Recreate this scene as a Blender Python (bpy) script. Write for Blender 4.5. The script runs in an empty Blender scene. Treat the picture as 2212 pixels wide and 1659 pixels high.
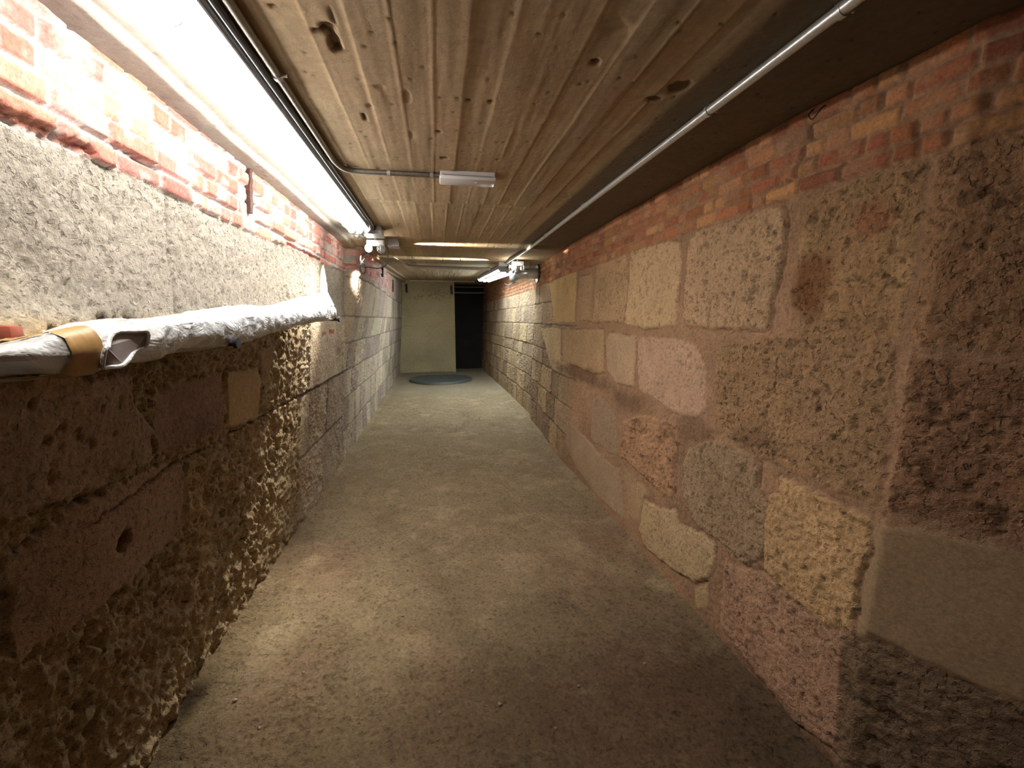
import bpy, bmesh, math, random
import numpy as np
from mathutils import Vector, Matrix
random.seed(7)
SC = bpy.context.scene
COL = SC.collection
PI = math.pi

# ------------------------------------------------------------------ camera, world, exposure
CAM_H = 1.45
cam_d = bpy.data.cameras.new('camera')
cam = bpy.data.objects.new('camera', cam_d)
COL.objects.link(cam)
cam_d.sensor_width = 36.0
FPX = 930.0
cam_d.lens = FPX / 2212 * 36.0
cam_d.clip_start = 0.02
YAW, PITCH = 9.715, -8.531
cam.location = (0, 0, CAM_H)
cam.rotation_euler = (math.radians(90 + PITCH), 0, math.radians(-YAW))
SC.camera = cam
w = bpy.data.worlds.new('world')
SC.world = w
w.use_nodes = True
w.node_tree.nodes['Background'].inputs[0].default_value = (0.9, 0.75, 0.6, 1)
w.node_tree.nodes['Background'].inputs[1].default_value = 0.0
vs = SC.view_settings
vs.view_transform = 'Standard'
vs.look = 'None'
vs.gamma = 1
vs.use_curve_mapping = False
vs.exposure = 0.0
TUBE_L = 40.0      # radiance of the left lamp's tubes
TUBE_R = 105.0
GLOBE = 120.0      # radiance of the small bare globes at the lamps' ends
SLOT_W = 2.2       # watts of light escaping at the lamps' end gaps

# ------------------------------------------------------------------ rays from photo pixels to points in the place
_vp = np.array([945 - 1106, 829.5 - 690, -FPX]); _Y = _vp / np.linalg.norm(_vp)
_Z = np.cross([1, 0, 0], _Y); _Z /= np.linalg.norm(_Z); _X = np.cross(_Y, _Z)
def ray(u, v):
    r = np.array([u - 1106, 829.5 - v, -FPX])
    return np.array([r @ _X, r @ _Y, r @ _Z])
def on_x(u, v, x):
    r = ray(u, v); return r * (x / r[0]) + np.array([0, 0, CAM_H])
def on_y(u, v, y):
    r = ray(u, v); return r * (y / r[1]) + np.array([0, 0, CAM_H])
def on_z(u, v, z):
    r = ray(u, v); return r * ((z - CAM_H) / r[2]) + np.array([0, 0, CAM_H])

# ------------------------------------------------------------------ numpy noise
def _hash(ix, iy, iz):
    h = (ix * 374761393 + iy * 668265263 + iz * 2147483647 + 1013904223) & 0xFFFFFFFF
    h = ((h ^ (h >> 13)) * 1274126177) & 0xFFFFFFFF
    h = ((h ^ (h >> 16)) * 2246822519) & 0xFFFFFFFF
    h ^= h >> 15
    return (h & 0xFFFFFF).astype(np.float64) / 0xFFFFFF
def vn(x, y, z=0.0):
    x = np.asarray(x, float); y = np.asarray(y, float); z = np.zeros_like(x) + z
    ix, iy, iz = (np.floor(a).astype(np.int64) for a in (x, y, z))
    fx, fy, fz = x - ix, y - iy, z - iz
    fx, fy, fz = (a * a * (3 - 2 * a) for a in (fx, fy, fz))
    out = 0
    for dx in (0, 1):
        wx = fx if dx else 1 - fx
        for dy in (0, 1):
            wy = fy if dy else 1 - fy
            a = _hash(ix + dx, iy + dy, iz); b = _hash(ix + dx, iy + dy, iz + 1)
            out = out + wx * wy * (a * (1 - fz) + b * fz)
    return out * 2 - 1
def fbm(x, y, s, octv=4, seed=0.0, gain=0.5):
    o = 0; a = 1; t = 0
    for k in range(octv):
        o = o + a * vn(x * s + 13.1 * k, y * s - 7.7 * k, seed + 3.3 * k); t += a; a *= gain; s *= 2.03
    return o / t
def worley(x, y, s, seed=0):
    x = x * s; y = y * s
    ix = np.floor(x).astype(np.int64); iy = np.floor(y).astype(np.int64)
    best = np.full(x.shape, 9.0); cid = np.zeros(x.shape)
    for dx in (-1, 0, 1):
        for dy in (-1, 0, 1):
            px = ix + dx + _hash(ix + dx, iy + dy, ix * 0 + 11 + seed)
            py = iy + dy + _hash(ix + dx, iy + dy, ix * 0 + 57 + seed)
            d = np.hypot(px - x, py - y)
            m = d < best
            best = np.where(m, d, best)
            cid = np.where(m, _hash(ix + dx, iy + dy, ix * 0 + 91 + seed), cid)
    return best, cid
def sst(a, b, x):
    t = np.clip((x - a) / (b - a), 0, 1); return t * t * (3 - 2 * t)
def lin(r, g, b):
    c = np.array([r, g, b]) / 255.0
    return np.where(c <= 0.04045, c / 12.92, ((c + 0.055) / 1.055) ** 2.4)
def poly_sd(px, py, poly):
    """signed distance, positive inside; only exact near the polygon's box"""
    poly = np.asarray(poly, float)
    lo = poly.min(0) - 0.12; hi = poly.max(0) + 0.12
    d = np.full(px.shape, -9.0)
    m = (px > lo[0]) & (px < hi[0]) & (py > lo[1]) & (py < hi[1])
    if not m.any(): return d
    x = px[m]; y = py[m]
    best = np.full(x.shape, 9.0); ins = np.zeros(x.shape, bool)
    n = len(poly)
    for i in range(n):
        ax, ay = poly[i]; bx, by = poly[(i + 1) % n]
        ex, ey = bx - ax, by - ay
        t = np.clip(((x - ax) * ex + (y - ay) * ey) / (ex * ex + ey * ey + 1e-12), 0, 1)
        best = np.minimum(best, np.hypot(x - ax - t * ex, y - ay - t * ey))
        if ay != by:
            c = ((ay > y) != (by > y)) & (x < (bx - ax) * (y - ay) / (by - ay) + ax)
            ins ^= c
    d[m] = np.where(ins, best, -best)
    return d
def mix(a, b, t):
    t = np.asarray(t)
    if t.ndim == a.ndim - 1 or (a.ndim > t.ndim): t = t[..., None]
    return a * (1 - t) + b * t

# ------------------------------------------------------------------ materials
def new_mat(name):
    m = bpy.data.materials.new(name); m.use_nodes = True
    nt = m.node_tree
    return m, nt, nt.nodes['Principled BSDF']
def simple(name, col, rough=0.6, metal=0.0, var=0.15, scale=30, bump=0.1, emit=None, strength=0):
    m, nt, b = new_mat(name)
    N = nt.nodes; L = nt.links
    tc = N.new('ShaderNodeTexCoord')
    no = N.new('ShaderNodeTexNoise'); no.inputs['Scale'].default_value = scale; no.inputs['Detail'].default_value = 5
    L.new(tc.outputs['Object'], no.inputs['Vector'])
    mr = N.new('ShaderNodeMapRange'); mr.inputs['To Min'].default_value = 1 - var * 2; mr.inputs['To Max'].default_value = 1 + var * 2
    L.new(no.outputs['Fac'], mr.inputs['Value'])
    mx = N.new('ShaderNodeMix'); mx.data_type = 'RGBA'; mx.blend_type = 'MULTIPLY'; mx.inputs['Factor'].default_value = 1
    mx.inputs['A'].default_value = (*col, 1)
    L.new(mr.outputs['Result'], mx.inputs['B'])
    L.new(mx.outputs['Result'], b.inputs['Base Color'])
    b.inputs['Roughness'].default_value = rough; b.inputs['Metallic'].default_value = metal
    if bump:
        bp = N.new('ShaderNodeBump'); bp.inputs['Strength'].default_value = bump; bp.inputs['Distance'].default_value = 0.004
        L.new(no.outputs['Fac'], bp.inputs['Height']); L.new(bp.outputs['Normal'], b.inputs['Normal'])
    if emit:
        b.inputs['Emission Color'].default_value = (*emit, 1); b.inputs['Emission Strength'].default_value = strength
    return m
def masonry_mat(name, scale=(90, 260), dist=0.006, var=0.35, spec=0.15, pitdark=0.62):
    """base colour and relief strength come from the mesh's own attributes, fine grain from noise"""
    m, nt, b = new_mat(name)
    N = nt.nodes; L = nt.links
    tc = N.new('ShaderNodeTexCoord')
    at = N.new('ShaderNodeAttribute'); at.attribute_name = 'tone'
    ar = N.new('ShaderNodeAttribute'); ar.attribute_name = 'relief'
    n1 = N.new('ShaderNodeTexNoise'); n1.inputs['Scale'].default_value = scale[0]; n1.inputs['Detail'].default_value = 6; n1.inputs['Roughness'].default_value = 0.65
    n2 = N.new('ShaderNodeTexNoise'); n2.inputs['Scale'].default_value = scale[1]; n2.inputs['Detail'].default_value = 3
    for n in (n1, n2): L.new(tc.outputs['Object'], n.inputs['Vector'])
    mr = N.new('ShaderNodeMapRange'); mr.inputs['From Min'].default_value = 0.25; mr.inputs['From Max'].default_value = 0.75
    mr.inputs['To Min'].default_value = 1 - var; mr.inputs['To Max'].default_value = 1 + var
    L.new(n1.outputs['Fac'], mr.inputs['Value'])
    mx = N.new('ShaderNodeMix'); mx.data_type = 'RGBA'; mx.blend_type = 'MULTIPLY'; mx.inputs['Factor'].default_value = 1
    L.new(at.outputs['Color'], mx.inputs['A']); L.new(mr.outputs['Result'], mx.inputs['B'])
    L.new(mx.outputs['Result'], b.inputs['Base Color'])
    n3 = N.new('ShaderNodeTexNoise'); n3.inputs['Scale'].default_value = scale[0] * 0.62; n3.inputs['Detail'].default_value = 3.5; n3.inputs['Distortion'].default_value = 0.6
    L.new(tc.outputs['Object'], n3.inputs['Vector'])
    pr = N.new('ShaderNodeMapRange'); pr.inputs['From Min'].default_value = 0.56; pr.inputs['From Max'].default_value = 0.66
    L.new(n3.outputs['Fac'], pr.inputs['Value'])
    pa = N.new('ShaderNodeMath'); pa.operation = 'MULTIPLY'; L.new(pr.outputs['Result'], pa.inputs[0]); L.new(ar.outputs['Fac'], pa.inputs[1])
    pc = N.new('ShaderNodeMapRange'); pc.inputs['To Min'].default_value = 1.0; pc.inputs['To Max'].default_value = pitdark
    L.new(pa.outputs['Value'], pc.inputs['Value'])
    mx2 = N.new('ShaderNodeMix'); mx2.data_type = 'RGBA'; mx2.blend_type = 'MULTIPLY'; mx2.inputs['Factor'].default_value = 1
    L.new(mx.outputs['Result'], mx2.inputs['A']); L.new(pc.outputs['Result'], mx2.inputs['B']); L.new(mx2.outputs['Result'], b.inputs['Base Color'])
    b.inputs['Roughness'].default_value = 0.92
    b.inputs['Specular IOR Level'].default_value = spec
    hp = N.new('ShaderNodeMath'); hp.operation = 'MULTIPLY_ADD'; hp.inputs[1].default_value = -0.55
    ad = N.new('ShaderNodeMath'); ad.operation = 'MULTIPLY_ADD'; ad.inputs[1].default_value = 0.35
    L.new(n2.outputs['Fac'], ad.inputs[0]); L.new(n1.outputs['Fac'], ad.inputs[2])
    bp = N.new('ShaderNodeBump'); bp.inputs['Distance'].default_value = dist
    L.new(ar.outputs['Fac'], bp.inputs['Strength'])
    L.new(pa.outputs['Value'], hp.inputs[0]); L.new(ad.outputs['Value'], hp.inputs[2]); L.new(hp.outputs['Value'], bp.inputs['Height']); L.new(bp.outputs['Normal'], b.inputs['Normal'])
    return m
M_WALL = masonry_mat('rough_masonry', (90, 260), 0.010, 0.32)
M_FLOOR = masonry_mat('packed_earth_floor', (75, 300), 0.015, 0.36, pitdark=0.55)
M_CEIL = masonry_mat('board_marked_concrete', (40, 200), 0.0022, 0.16, pitdark=0.85)
M_PLAST = masonry_mat('plastered_concrete', (50, 220), 0.004, 0.2)
M_GALV = simple('galvanised_steel', (0.55, 0.56, 0.54), 0.32, 0.65, 0.12, 60, 0.05)
M_DCOND = simple('dark_steel_conduit', (0.10, 0.10, 0.095), 0.35, 0.8, 0.2, 60, 0.05)
M_OLDC = simple('weathered_conduit', (0.26, 0.24, 0.20), 0.4, 0.8, 0.25, 80, 0.05)
M_GREY = simple('grey_painted_metal', (0.42, 0.43, 0.46), 0.5, 0.1, 0.05, 20, 0)
M_WHITE = simple('white_plastic', (0.62, 0.60, 0.58), 0.35, 0.0, 0.04, 20, 0)
M_BLACK = simple('black_rubber', (0.02, 0.018, 0.018), 0.5, 0.0, 0.1, 40, 0)
M_RUST = simple('rusty_iron', (0.085, 0.04, 0.028), 0.85, 0.2, 0.5, 60, 0.6)
M_IRON = simple('dark_iron', (0.03, 0.028, 0.03), 0.5, 0.6, 0.3, 60, 0.2)
M_TUBE_L = simple('lit_tube', (0.9, 0.9, 0.9), 0.3, 0, 0, 10, 0, (1.0, 0.97, 0.93), TUBE_L)
M_TUBE_R = simple('lit_tube_cool', (0.9, 0.9, 0.9), 0.3, 0, 0, 10, 0, (0.80, 0.93, 1.0), TUBE_R)
M_BULB = simple('lit_bulb', (0.9, 0.9, 0.9), 0.3, 0, 0, 10, 0, (1.0, 0.95, 0.86), GLOBE)
M_TAPE = simple('ochre_packing_tape', (0.36, 0.21, 0.07), 0.45, 0, 0.15, 30, 0.1)
M_RED = simple('red_brick_end', (0.28, 0.07, 0.04), 0.8, 0, 0.3, 40, 0.4)
M_PEB = simple('pebble_stone', (0.30, 0.24, 0.18), 0.9, 0, 0.3, 60, 0.3)

def glass_mat(name, col=(0.9, 0.97, 0.97)):
    m, nt, b = new_mat(name)
    b.inputs['Base Color'].default_value = (*col, 1); b.inputs['Roughness'].default_value = 0.06
    b.inputs['Transmission Weight'].default_value = 1.0; b.inputs['IOR'].default_value = 1.4
    return m
M_GLASS = glass_mat('clear_glass')
def wrap_mat(opaque=0.9):
    m, nt, b = new_mat('bubble_wrap_film')
    N = nt.nodes; L = nt.links
    tc = N.new('ShaderNodeTexCoord')
    vo = N.new('ShaderNodeTexVoronoi'); vo.inputs['Scale'].default_value = 110
    L.new(tc.outputs['Object'], vo.inputs['Vector'])
    no = N.new('ShaderNodeTexNoise'); no.inputs['Scale'].default_value = 9; no.inputs['Detail'].default_value = 5; no.inputs['Distortion'].default_value = 1.0
    mp = N.new('ShaderNodeMapping'); mp.inputs['Scale'].default_value = (2.0, 0.8, 2.0); mp.inputs['Rotation'].default_value = (0.3, 0.2, 0.5)
    L.new(tc.outputs['Object'], mp.inputs['Vector']); L.new(mp.outputs['Vector'], no.inputs['Vector'])
    b1 = N.new('ShaderNodeBump'); b1.inputs['Strength'].default_value = 0.35; b1.inputs['Distance'].default_value = 0.003
    b1.invert = True
    L.new(vo.outputs['Distance'], b1.inputs['Height'])
    b2 = N.new('ShaderNodeBump'); b2.inputs['Strength'].default_value = 0.7; b2.inputs['Distance'].default_value = 0.02
    L.new(no.outputs['Fac'], b2.inputs['Height']); L.new(b1.outputs['Normal'], b2.inputs['Normal'])
    L.new(b2.outputs['Normal'], b.inputs['Normal'])
    cr = N.new('ShaderNodeValToRGB')
    cr.color_ramp.elements[0].position = 0.35; cr.color_ramp.elements[0].color = (0.46, 0.46, 0.46, 1)
    cr.color_ramp.elements[1].position = 0.62; cr.color_ramp.elements[1].color = (0.74, 0.75, 0.76, 1)
    L.new(no.outputs['Fac'], cr.inputs['Fac']); L.new(cr.outputs['Color'], b.inputs['Base Color'])
    b.inputs['Roughness'].default_value = 0.38
    b.inputs['Specular IOR Level'].default_value = 0.7
    b.inputs['Coat Weight'].default_value = 0.2; b.inputs['Coat Roughness'].default_value = 0.08
    tr = N.new('ShaderNodeBsdfTransparent'); ms = N.new('ShaderNodeMixShader'); ms.inputs[0].default_value = opaque
    out = N['Material Output']
    L.new(tr.outputs[0], ms.inputs[1]); L.new(b.outputs[0], ms.inputs[2]); L.new(ms.outputs[0], out.inputs['Surface'])
    return m
M_WRAP = wrap_mat(); M_WRAP_THIN = wrap_mat(0.74)
def rib_mat():
    m, nt, b = new_mat('cast_iron_cover')
    b.inputs['Base Color'].default_value = (0.13, 0.145, 0.14, 1); b.inputs['Roughness'].default_value = 0.55; b.inputs['Metallic'].default_value = 0.4
    return m
M_COVER = rib_mat()

# ------------------------------------------------------------------ object helpers
def props(o, label=None, cat=None, group=None, kind=None):
    if label: o['label'] = label
    if cat: o['category'] = cat
    if group: o['group'] = group
    if kind: o['kind'] = kind
    return o
def empty(name, loc, label, cat, group=None):
    o = bpy.data.objects.new(name, None); COL.objects.link(o); o.location = loc; o.empty_display_size = 0.05
    return props(o, label, cat, group)
def link_bm(name, bm, mat, parent=None, smooth=True):
    me = bpy.data.meshes.new(name); bm.normal_update(); bm.to_mesh(me); bm.free()
    me.materials.append(mat)
    if smooth:
        me.polygons.foreach_set('use_smooth', [True] * len(me.polygons))
        try: me.set_sharp_from_angle(angle=math.radians(38))
        except Exception: pass
    o = bpy.data.objects.new(name, me); COL.objects.link(o)
    if parent is not None:
        o.parent = parent
        o.matrix_parent_inverse = Matrix.Translation(world_loc(parent)).inverted()
    return o
def world_loc(o):
    v = Vector(o.location)
    return v if o.parent is None else v + Vector((0, 0, 0)) if o.type != 'EMPTY' else v
def abox(bm, lo, hi, bev=0.0):
    r = bmesh.ops.create_cube(bm, size=1)
    for v in r['verts']:
        v.co = Vector([lo[i] + (v.co[i] + 0.5) * (hi[i] - lo[i]) for i in range(3)])
    if bev:
        es = list({e for v in r['verts'] for e in v.link_edges})
        bmesh.ops.bevel(bm, geom=es, offset=bev, segments=2, affect='EDGES', profile=0.5)
def acyl(bm, a, b, r, n=20, r2=None, cap=True):
    a = Vector(a); b = Vector(b); d = b - a
    q = d.to_track_quat('Z', 'Y').to_matrix().to_4x4()
    bmesh.ops.create_cone(bm, cap_ends=cap, segments=n, radius1=r, radius2=r if r2 is None else r2, depth=d.length,
                          matrix=Matrix.Translation((a + b) / 2) @ q)
def smooth_path(pts, rad=0.05, n=6):
    """round the corners of a polyline"""
    P = [Vector(p) for p in pts]; out = [P[0]]
    for i in range(1, len(P) - 1):
        a, b, c = P[i - 1], P[i], P[i + 1]
        ra = min(rad, (a - b).length / 2, (c - b).length / 2)
        p = b + (a - b).normalized() * ra; q = b + (c - b).normalized() * ra
        for k in range(n + 1):
            t = k / n
            out.append(p * (1 - t) ** 2 + b * 2 * t * (1 - t) + q * t * t)
    out.append(P[-1]); return out
def atube(bm, pts, r, n=12, cap=True):
    P = [Vector(p) for p in pts]; rings = []
    up = Vector((0.13, 0.21, 0.97)).normalized(); prev = None
    for i, p in enumerate(P):
        t = (P[min(i + 1, len(P) - 1)] - P[max(i - 1, 0)]).normalized()
        if prev is None: s = t.cross(up).normalized()
        else:
            s = (prev - t * prev.dot(t)).normalized()
        prev = s; u = s.cross(t)
        rr = r[i] if isinstance(r, (list, tuple)) else r
        rings.append([bm.verts.new(p + (s * math.cos(2 * PI * k / n) + u * math.sin(2 * PI * k / n)) * rr) for k in range(n)])
    for a, b in zip(rings, rings[1:]):
        for k in range(n):
            bm.faces.new((a[k], a[(k + 1) % n], b[(k + 1) % n], b[k]))
    if cap:
        bm.faces.new(rings[0][::-1]); bm.faces.new(rings[-1])
def spline(pts, n=8):
    P = [Vector(p) for p in pts]; out = []
    for i in range(len(P) - 1):
        p0 = P[max(i - 1, 0)]; p1 = P[i]; p2 = P[i + 1]; p3 = P[min(i + 2, len(P) - 1)]
        for k in range(n):
            t = k / n
            out.append(0.5 * ((2 * p1) + (p2 - p0) * t + (2 * p0 - 5 * p1 + 4 * p2 - p3) * t * t + (3 * p1 - p0 - 3 * p2 + p3) * t ** 3))
    out.append(P[-1]); return out
def grid_obj(name, P, mat, tone=None, relief=None, flip=False):
    nu, nv = P.shape[:2]
    me = bpy.data.meshes.new(name)
    idx = np.arange(nu * nv).reshape(nu, nv)
    q = np.stack([idx[:-1, :-1], idx[1:, :-1], idx[1:, 1:], idx[:-1, 1:]], -1).reshape(-1, 4)
    if flip: q = q[:, ::-1]
    me.vertices.add(nu * nv); me.vertices.foreach_set('co', P.reshape(-1).astype(np.float32))
    me.loops.add(q.size); me.loops.foreach_set('vertex_index', q.reshape(-1).astype(np.int32))
    me.polygons.add(len(q)); me.polygons.foreach_set('loop_start', (np.arange(len(q)) * 4).astype(np.int32))
    me.polygons.foreach_set('loop_total', np.full(len(q), 4, np.int32))
    me.polygons.foreach_set('use_smooth', np.ones(len(q), bool))
    me.update(calc_edges=True)
    if tone is not None:
        a = me.attributes.new('tone', 'FLOAT_COLOR', 'POINT')
        c = np.ones((nu * nv, 4), np.float32); c[:, :3] = np.clip(tone.reshape(-1, 3), 0.002, 0.9); a.data.foreach_set('color', c.reshape(-1))
        a = me.attributes.new('relief', 'FLOAT', 'POINT'); a.data.foreach_set('value', np.clip(relief, 0, 1).reshape(-1).astype(np.float32))
    me.materials.append(mat)
    o = bpy.data.objects.new(name, me); COL.objects.link(o)
    o['kind'] = 'structure'
    return o

# ------------------------------------------------------------------ the tunnel's section (z up from the floor, y along it)
def ceil_z(y):
    y = np.asarray(y, float)
    return CAM_H + 0.735 + 0.265 * np.clip((y - 6.0) / 5.8, 0, 1)
def xl_base(y, z):
    zr = z - CAM_H
    x = -1.0 + 0.10 * sst(-1.45, 0.2, zr) + 0.03 * sst(0.2, 0.75, zr)
    x = x + 0.045 * sst(0.05, -0.12, zr) * sst(1.75, 1.2, y)
    st = sst(4.50, 4.58, y) * (0.13 * sst(11.5, 5.0, y)) * sst(-0.5, 0.5, zr)
    x = x + st
    x = x - 0.03 * sst(7.18, 7.22, y)
    return x
def xr_base(y, z):
    zr = z - CAM_H
    x = 1.235 + 0.075 * sst(-1.45, 0.6, zr)
    x = x + 0.075 * sst(4.0, 6.0, y) + 0.05 * sst(6.05, 6.12, y) * sst(12, 8, y) - 0.03 * sst(6.5, 11, y)
    x = x + 0.6 * np.clip(0.965 - y, 0, 0.35) + 0.05 * sst(1.5, 0.97, y) * sst(-0.2, 0.7, zr)
    return x
def axis_y(y0, y1, k, dmin):
    ys = [y0]
    while ys[-1] < y1:
        y = ys[-1]
        ys.append(y + (max(dmin, k * abs(y)) if y > 0.55 else 0.06))
    return np.array(ys)

def crop(pts, ox, oy, s):   # pixels of an enlarged crop -> photo pixels
    return [(ox + x / s, oy + y / s) for x, y in pts]
C5 = lambda *p: crop(p, 1100, 150, 2.765)
C6 = lambda *p: crop(p, 1100, 700, 2.765)
C7 = lambda *p: crop(p, 1512, 1000, 2.517)
C4 = lambda *p: crop(p, 0, 600, 2.765)
C1 = lambda *p: crop(p, 650, 450, 3.687)
def wall_pts(px, side):
    out = []
    for u, v in px:
        x = 1.27 if side > 0 else -0.93
        for _ in range(4):
            p = on_x(u, v, x)
            x = float((xr_base if side > 0 else xl_base)(p[1], p[2]))
        out.append((p[1], p[2]))
    return out

class Wall:
    def __init__(s, side, yk=0.0042, zstep=0.0075):
        s.side = side
        s.y = axis_y(-1.6, 13.1, yk, 0.006)
        s.z = np.arange(-0.04, 2.50, zstep)
        s.Y, s.Z = np.meshgrid(s.y, s.z, indexing='ij')
        s.wy = s.Y + 0.016 * fbm(s.Y, s.Z, 9, 3, 1.5 + side) + 0.013 * fbm(s.Y, s.Z, 42, 3, 7.5)
        s.wz = s.Z + 0.014 * fbm(s.Y, s.Z, 8, 3, 5.5 + side) + 0.013 * fbm(s.Y, s.Z, 42, 3, 9.5)
        s.by = s.Y + 0.006 * fbm(s.Y, s.Z, 9, 3, 1.5 + side) + 0.003 * fbm(s.Y, s.Z, 60, 2, 7.5)
        s.bz = s.Z + 0.008 * fbm(s.Y, s.Z, 3, 3, 5.5 + side) + 0.003 * fbm(s.Y, s.Z, 60, 2, 9.5)
        s.common = lin(178, 149, 117)
        s.h = np.zeros_like(s.Y); s.rel = np.full_like(s.Y, 0.6)
        s.tone = np.zeros(s.Y.shape + (3,))
    def finish(s, name, mat):
        base = (xr_base if s.side > 0 else xl_base)(s.Y, s.Z)
        X = base - s.side * s.h
        return grid_obj(name, np.stack([X, s.Y, s.Z], -1), mat, s.tone, s.rel, flip=s.side > 0)
    def pecked(s, amp, sc, seed=0):
        d, c = worley(s.Y + 0.004 * fbm(s.Y, s.Z, 40, 2, 3), s.Z, sc, seed)
        return amp * (d - 0.5)
    def bricks(s, mask, hrow, lb, z0, cols, mort, seed, raise_=0.012):
        rowf = (s.bz - z0) / hrow
        row = np.floor(rowf).astype(np.int64)
        off = _hash(row, row * 0 + seed, row * 0) * 0.7 + 0.5 * (row % 2)
        cf = (s.by + 0.02 * fbm(s.Y, s.Z, 3, 1, 2.2)) / lb + off
        ci = np.floor(cf).astype(np.int64)
        hd = _hash(ci, row, row * 0 + seed)                      # some cells are two headers
        two = hd > 0.66
        fr = cf - ci
        fr2 = np.where(two, (fr * 2) % 1.0, fr); lb2 = np.where(two, lb / 2, lb)
        ci2 = np.where(two, ci * 2 + (fr > 0.5), ci * 2)
        dy = np.minimum(fr2, 1 - fr2) * lb2; dz = np.minimum(rowf - row, 1 - (rowf - row)) * hrow
        jit = 0.0035 * (_hash(ci2, row, row * 0 + 3) - 0.5)
        e = np.minimum(dy, dz) - 0.0065 + jit
        m = sst(-0.002, 0.004, e)
        hh = _hash(ci2, row, row * 0 + 5)
        hv = _hash(ci2, row, row * 0 + 8)
        cols = np.array(cols); k = np.clip((hh * len(cols)).astype(int), 0, len(cols) - 1)
        bc = cols[k] * (0.75 + 0.5 * hv)[..., None]
        wear = sst(0.0, 0.45, fbm(s.Y, s.Z, 14, 4, 31 + seed))
        bc = mix(bc, np.zeros_like(bc) + mort, wear * 0.55)
        mt = mort * (0.8 + 0.35 * fbm(s.Y, s.Z, 22, 3, 8.8))[..., None]
        tone = mix(mt + 0 * bc, bc, m * (hv > 0.06))
        h = raise_ * m * (0.5 + 0.9 * _hash(ci2, row, row * 0 + 9)) + 0.003 * fbm(s.Y, s.Z, 50, 3, 4.4)
        gap = sst(0.004, 0.0, np.abs(dz - 0.004)) * (_hash(ci2, row, row * 0 + 12) > 0.72)   # open bed joints
        h = h - 0.014 * gap
        s.tone = mix(s.tone, tone, mask); s.h = s.h * (1 - mask) + h * mask
        s.rel = s.rel * (1 - mask) + (0.35 + 0 * m) * mask
    def stone(s, poly, col, rise=0.010, peck=0.008, psc=45, relief=0.8, edge=0.014, groove=0.0, mott=0.18, pits=0.0, blend=1.0):
        d = poly_sd(s.wy, s.wz, poly)
        m = sst(-0.003, edge, d) * blend
        if m.max() <= 0: return
        sl = np.where((m > 0).any(1))[0]; a, b = sl[0], sl[-1] + 1
        sub = slice(a, b); Y = s.Y[sub]; Z = s.Z[sub]; mm = m[sub]
        seed = (hash_float(poly[0]) * 50)
        psc = psc * 1.7; peck = peck * 0.62; pits = pits * 0.7; rise = rise * 0.5
        col = np.array(col) * 0.62 + s.common * 0.38
        w_, _c = worley(Y + 0.006 * fbm(Y, Z, 40, 2, 3), Z, psc, int(seed))
        h = rise + peck * (w_ - 0.45) + peck * 0.8 * fbm(Y, Z, psc * 0.4, 4, seed)
        c = np.array(col) * (1 + mott * fbm(Y, Z, 7, 4, seed + 3) + 0.5 * mott * fbm(Y, Z, 45, 3, seed + 5))[..., None]
        if pits:
            pn = fbm(Y, Z, psc * 0.6, 3, seed + 9)
            pm = sst(0.28, 0.42, pn)
            h = h - pits * pm; c = c * (1 - 0.35 * pm)[..., None]
        s.tone[sub] = mix(s.tone[sub], c, mm); s.h[sub] = s.h[sub] * (1 - mm) + h * mm
        s.rel[sub] = s.rel[sub] * (1 - mm) + relief * mm
        if groove:
            g = sst(0.008, 0.0, np.abs(d[sub] + 0.003)) * sst(-0.2, 0.3, fbm(Y, Z, 10, 2, seed + 1)) 
            s.h[sub] -= groove * g; s.tone[sub] *= (1 - 0.45 * g)[..., None]
def hash_float(p): return abs(math.sin(p[0] * 12.9898 + p[1] * 78.233) * 43758.5453) % 1.0

def stain(W, px_center, ry, rz, col, amt, seed=1.0):
    (y, z), = wall_pts([px_center], W.side)
    r = np.hypot((W.Y - y) / ry, (W.Z - z) / rz) + 0.5 * fbm(W.Y, W.Z, 8, 4, seed)
    m = sst(1.0, 0.35, r) * amt
    W.tone = mix(W.tone, np.zeros_like(W.tone) + col, m)

def courses(W, mask, joints, length, cols, seed, jw=0.006, rise=0.012, peck=0.010, relief=0.8, dark=0.45):
    """coursed squared blocks between the given bed joint heights"""
    js = np.array(sorted(joints)); row = np.clip(np.searchsorted(js, W.wz) - 1, 0, len(js) - 2)
    lo = js[row]; hi = js[row + 1]
    dz = np.minimum(W.wz - lo, hi - W.wz)
    off = _hash(row, row * 0 + seed, row * 0)
    cf = W.wy / length + off + 0.22 * np.sin(W.wy * 3.1 + row * 2.0) + 0.10 * np.sin(W.wy * 7.3 + row); ci = np.floor(cf).astype(np.int64); fr = cf - ci
    dy = np.minimum(fr, 1 - fr) * length
    e = np.minimum(dy, dz); m = sst(jw * 0.4, jw * 2.0, e)
    hv = _hash(ci, row, row * 0 + seed + 1); hc = _hash(ci, row, row * 0 + seed + 2)
    cols = np.array(cols); c = cols[np.clip((hc * len(cols)).astype(int), 0, len(cols) - 1)] * (0.88 + 0.24 * hv)[..., None]
    c = c * (1 + 0.28 * fbm(W.Y, W.Z, 6, 4, seed + 0.3) + 0.1 * fbm(W.Y, W.Z, 40, 3, seed + 0.7))[..., None]
    ro = 0.3 + 1.2 * _hash(ci, row, row * 0 + seed + 4)
    h = (rise * (0.2 + hv) + W.pecked(peck, 42, seed) * ro + peck * ro * fbm(W.Y, W.Z, 20, 4, seed + 2.2)) * m
    t = c * (dark + (1 - dark) * m)[..., None]
    W.tone = mix(W.tone, t, mask); W.h = W.h * (1 - mask) + h * mask; W.rel = W.rel * (1 - mask) + relief * mask

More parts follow.
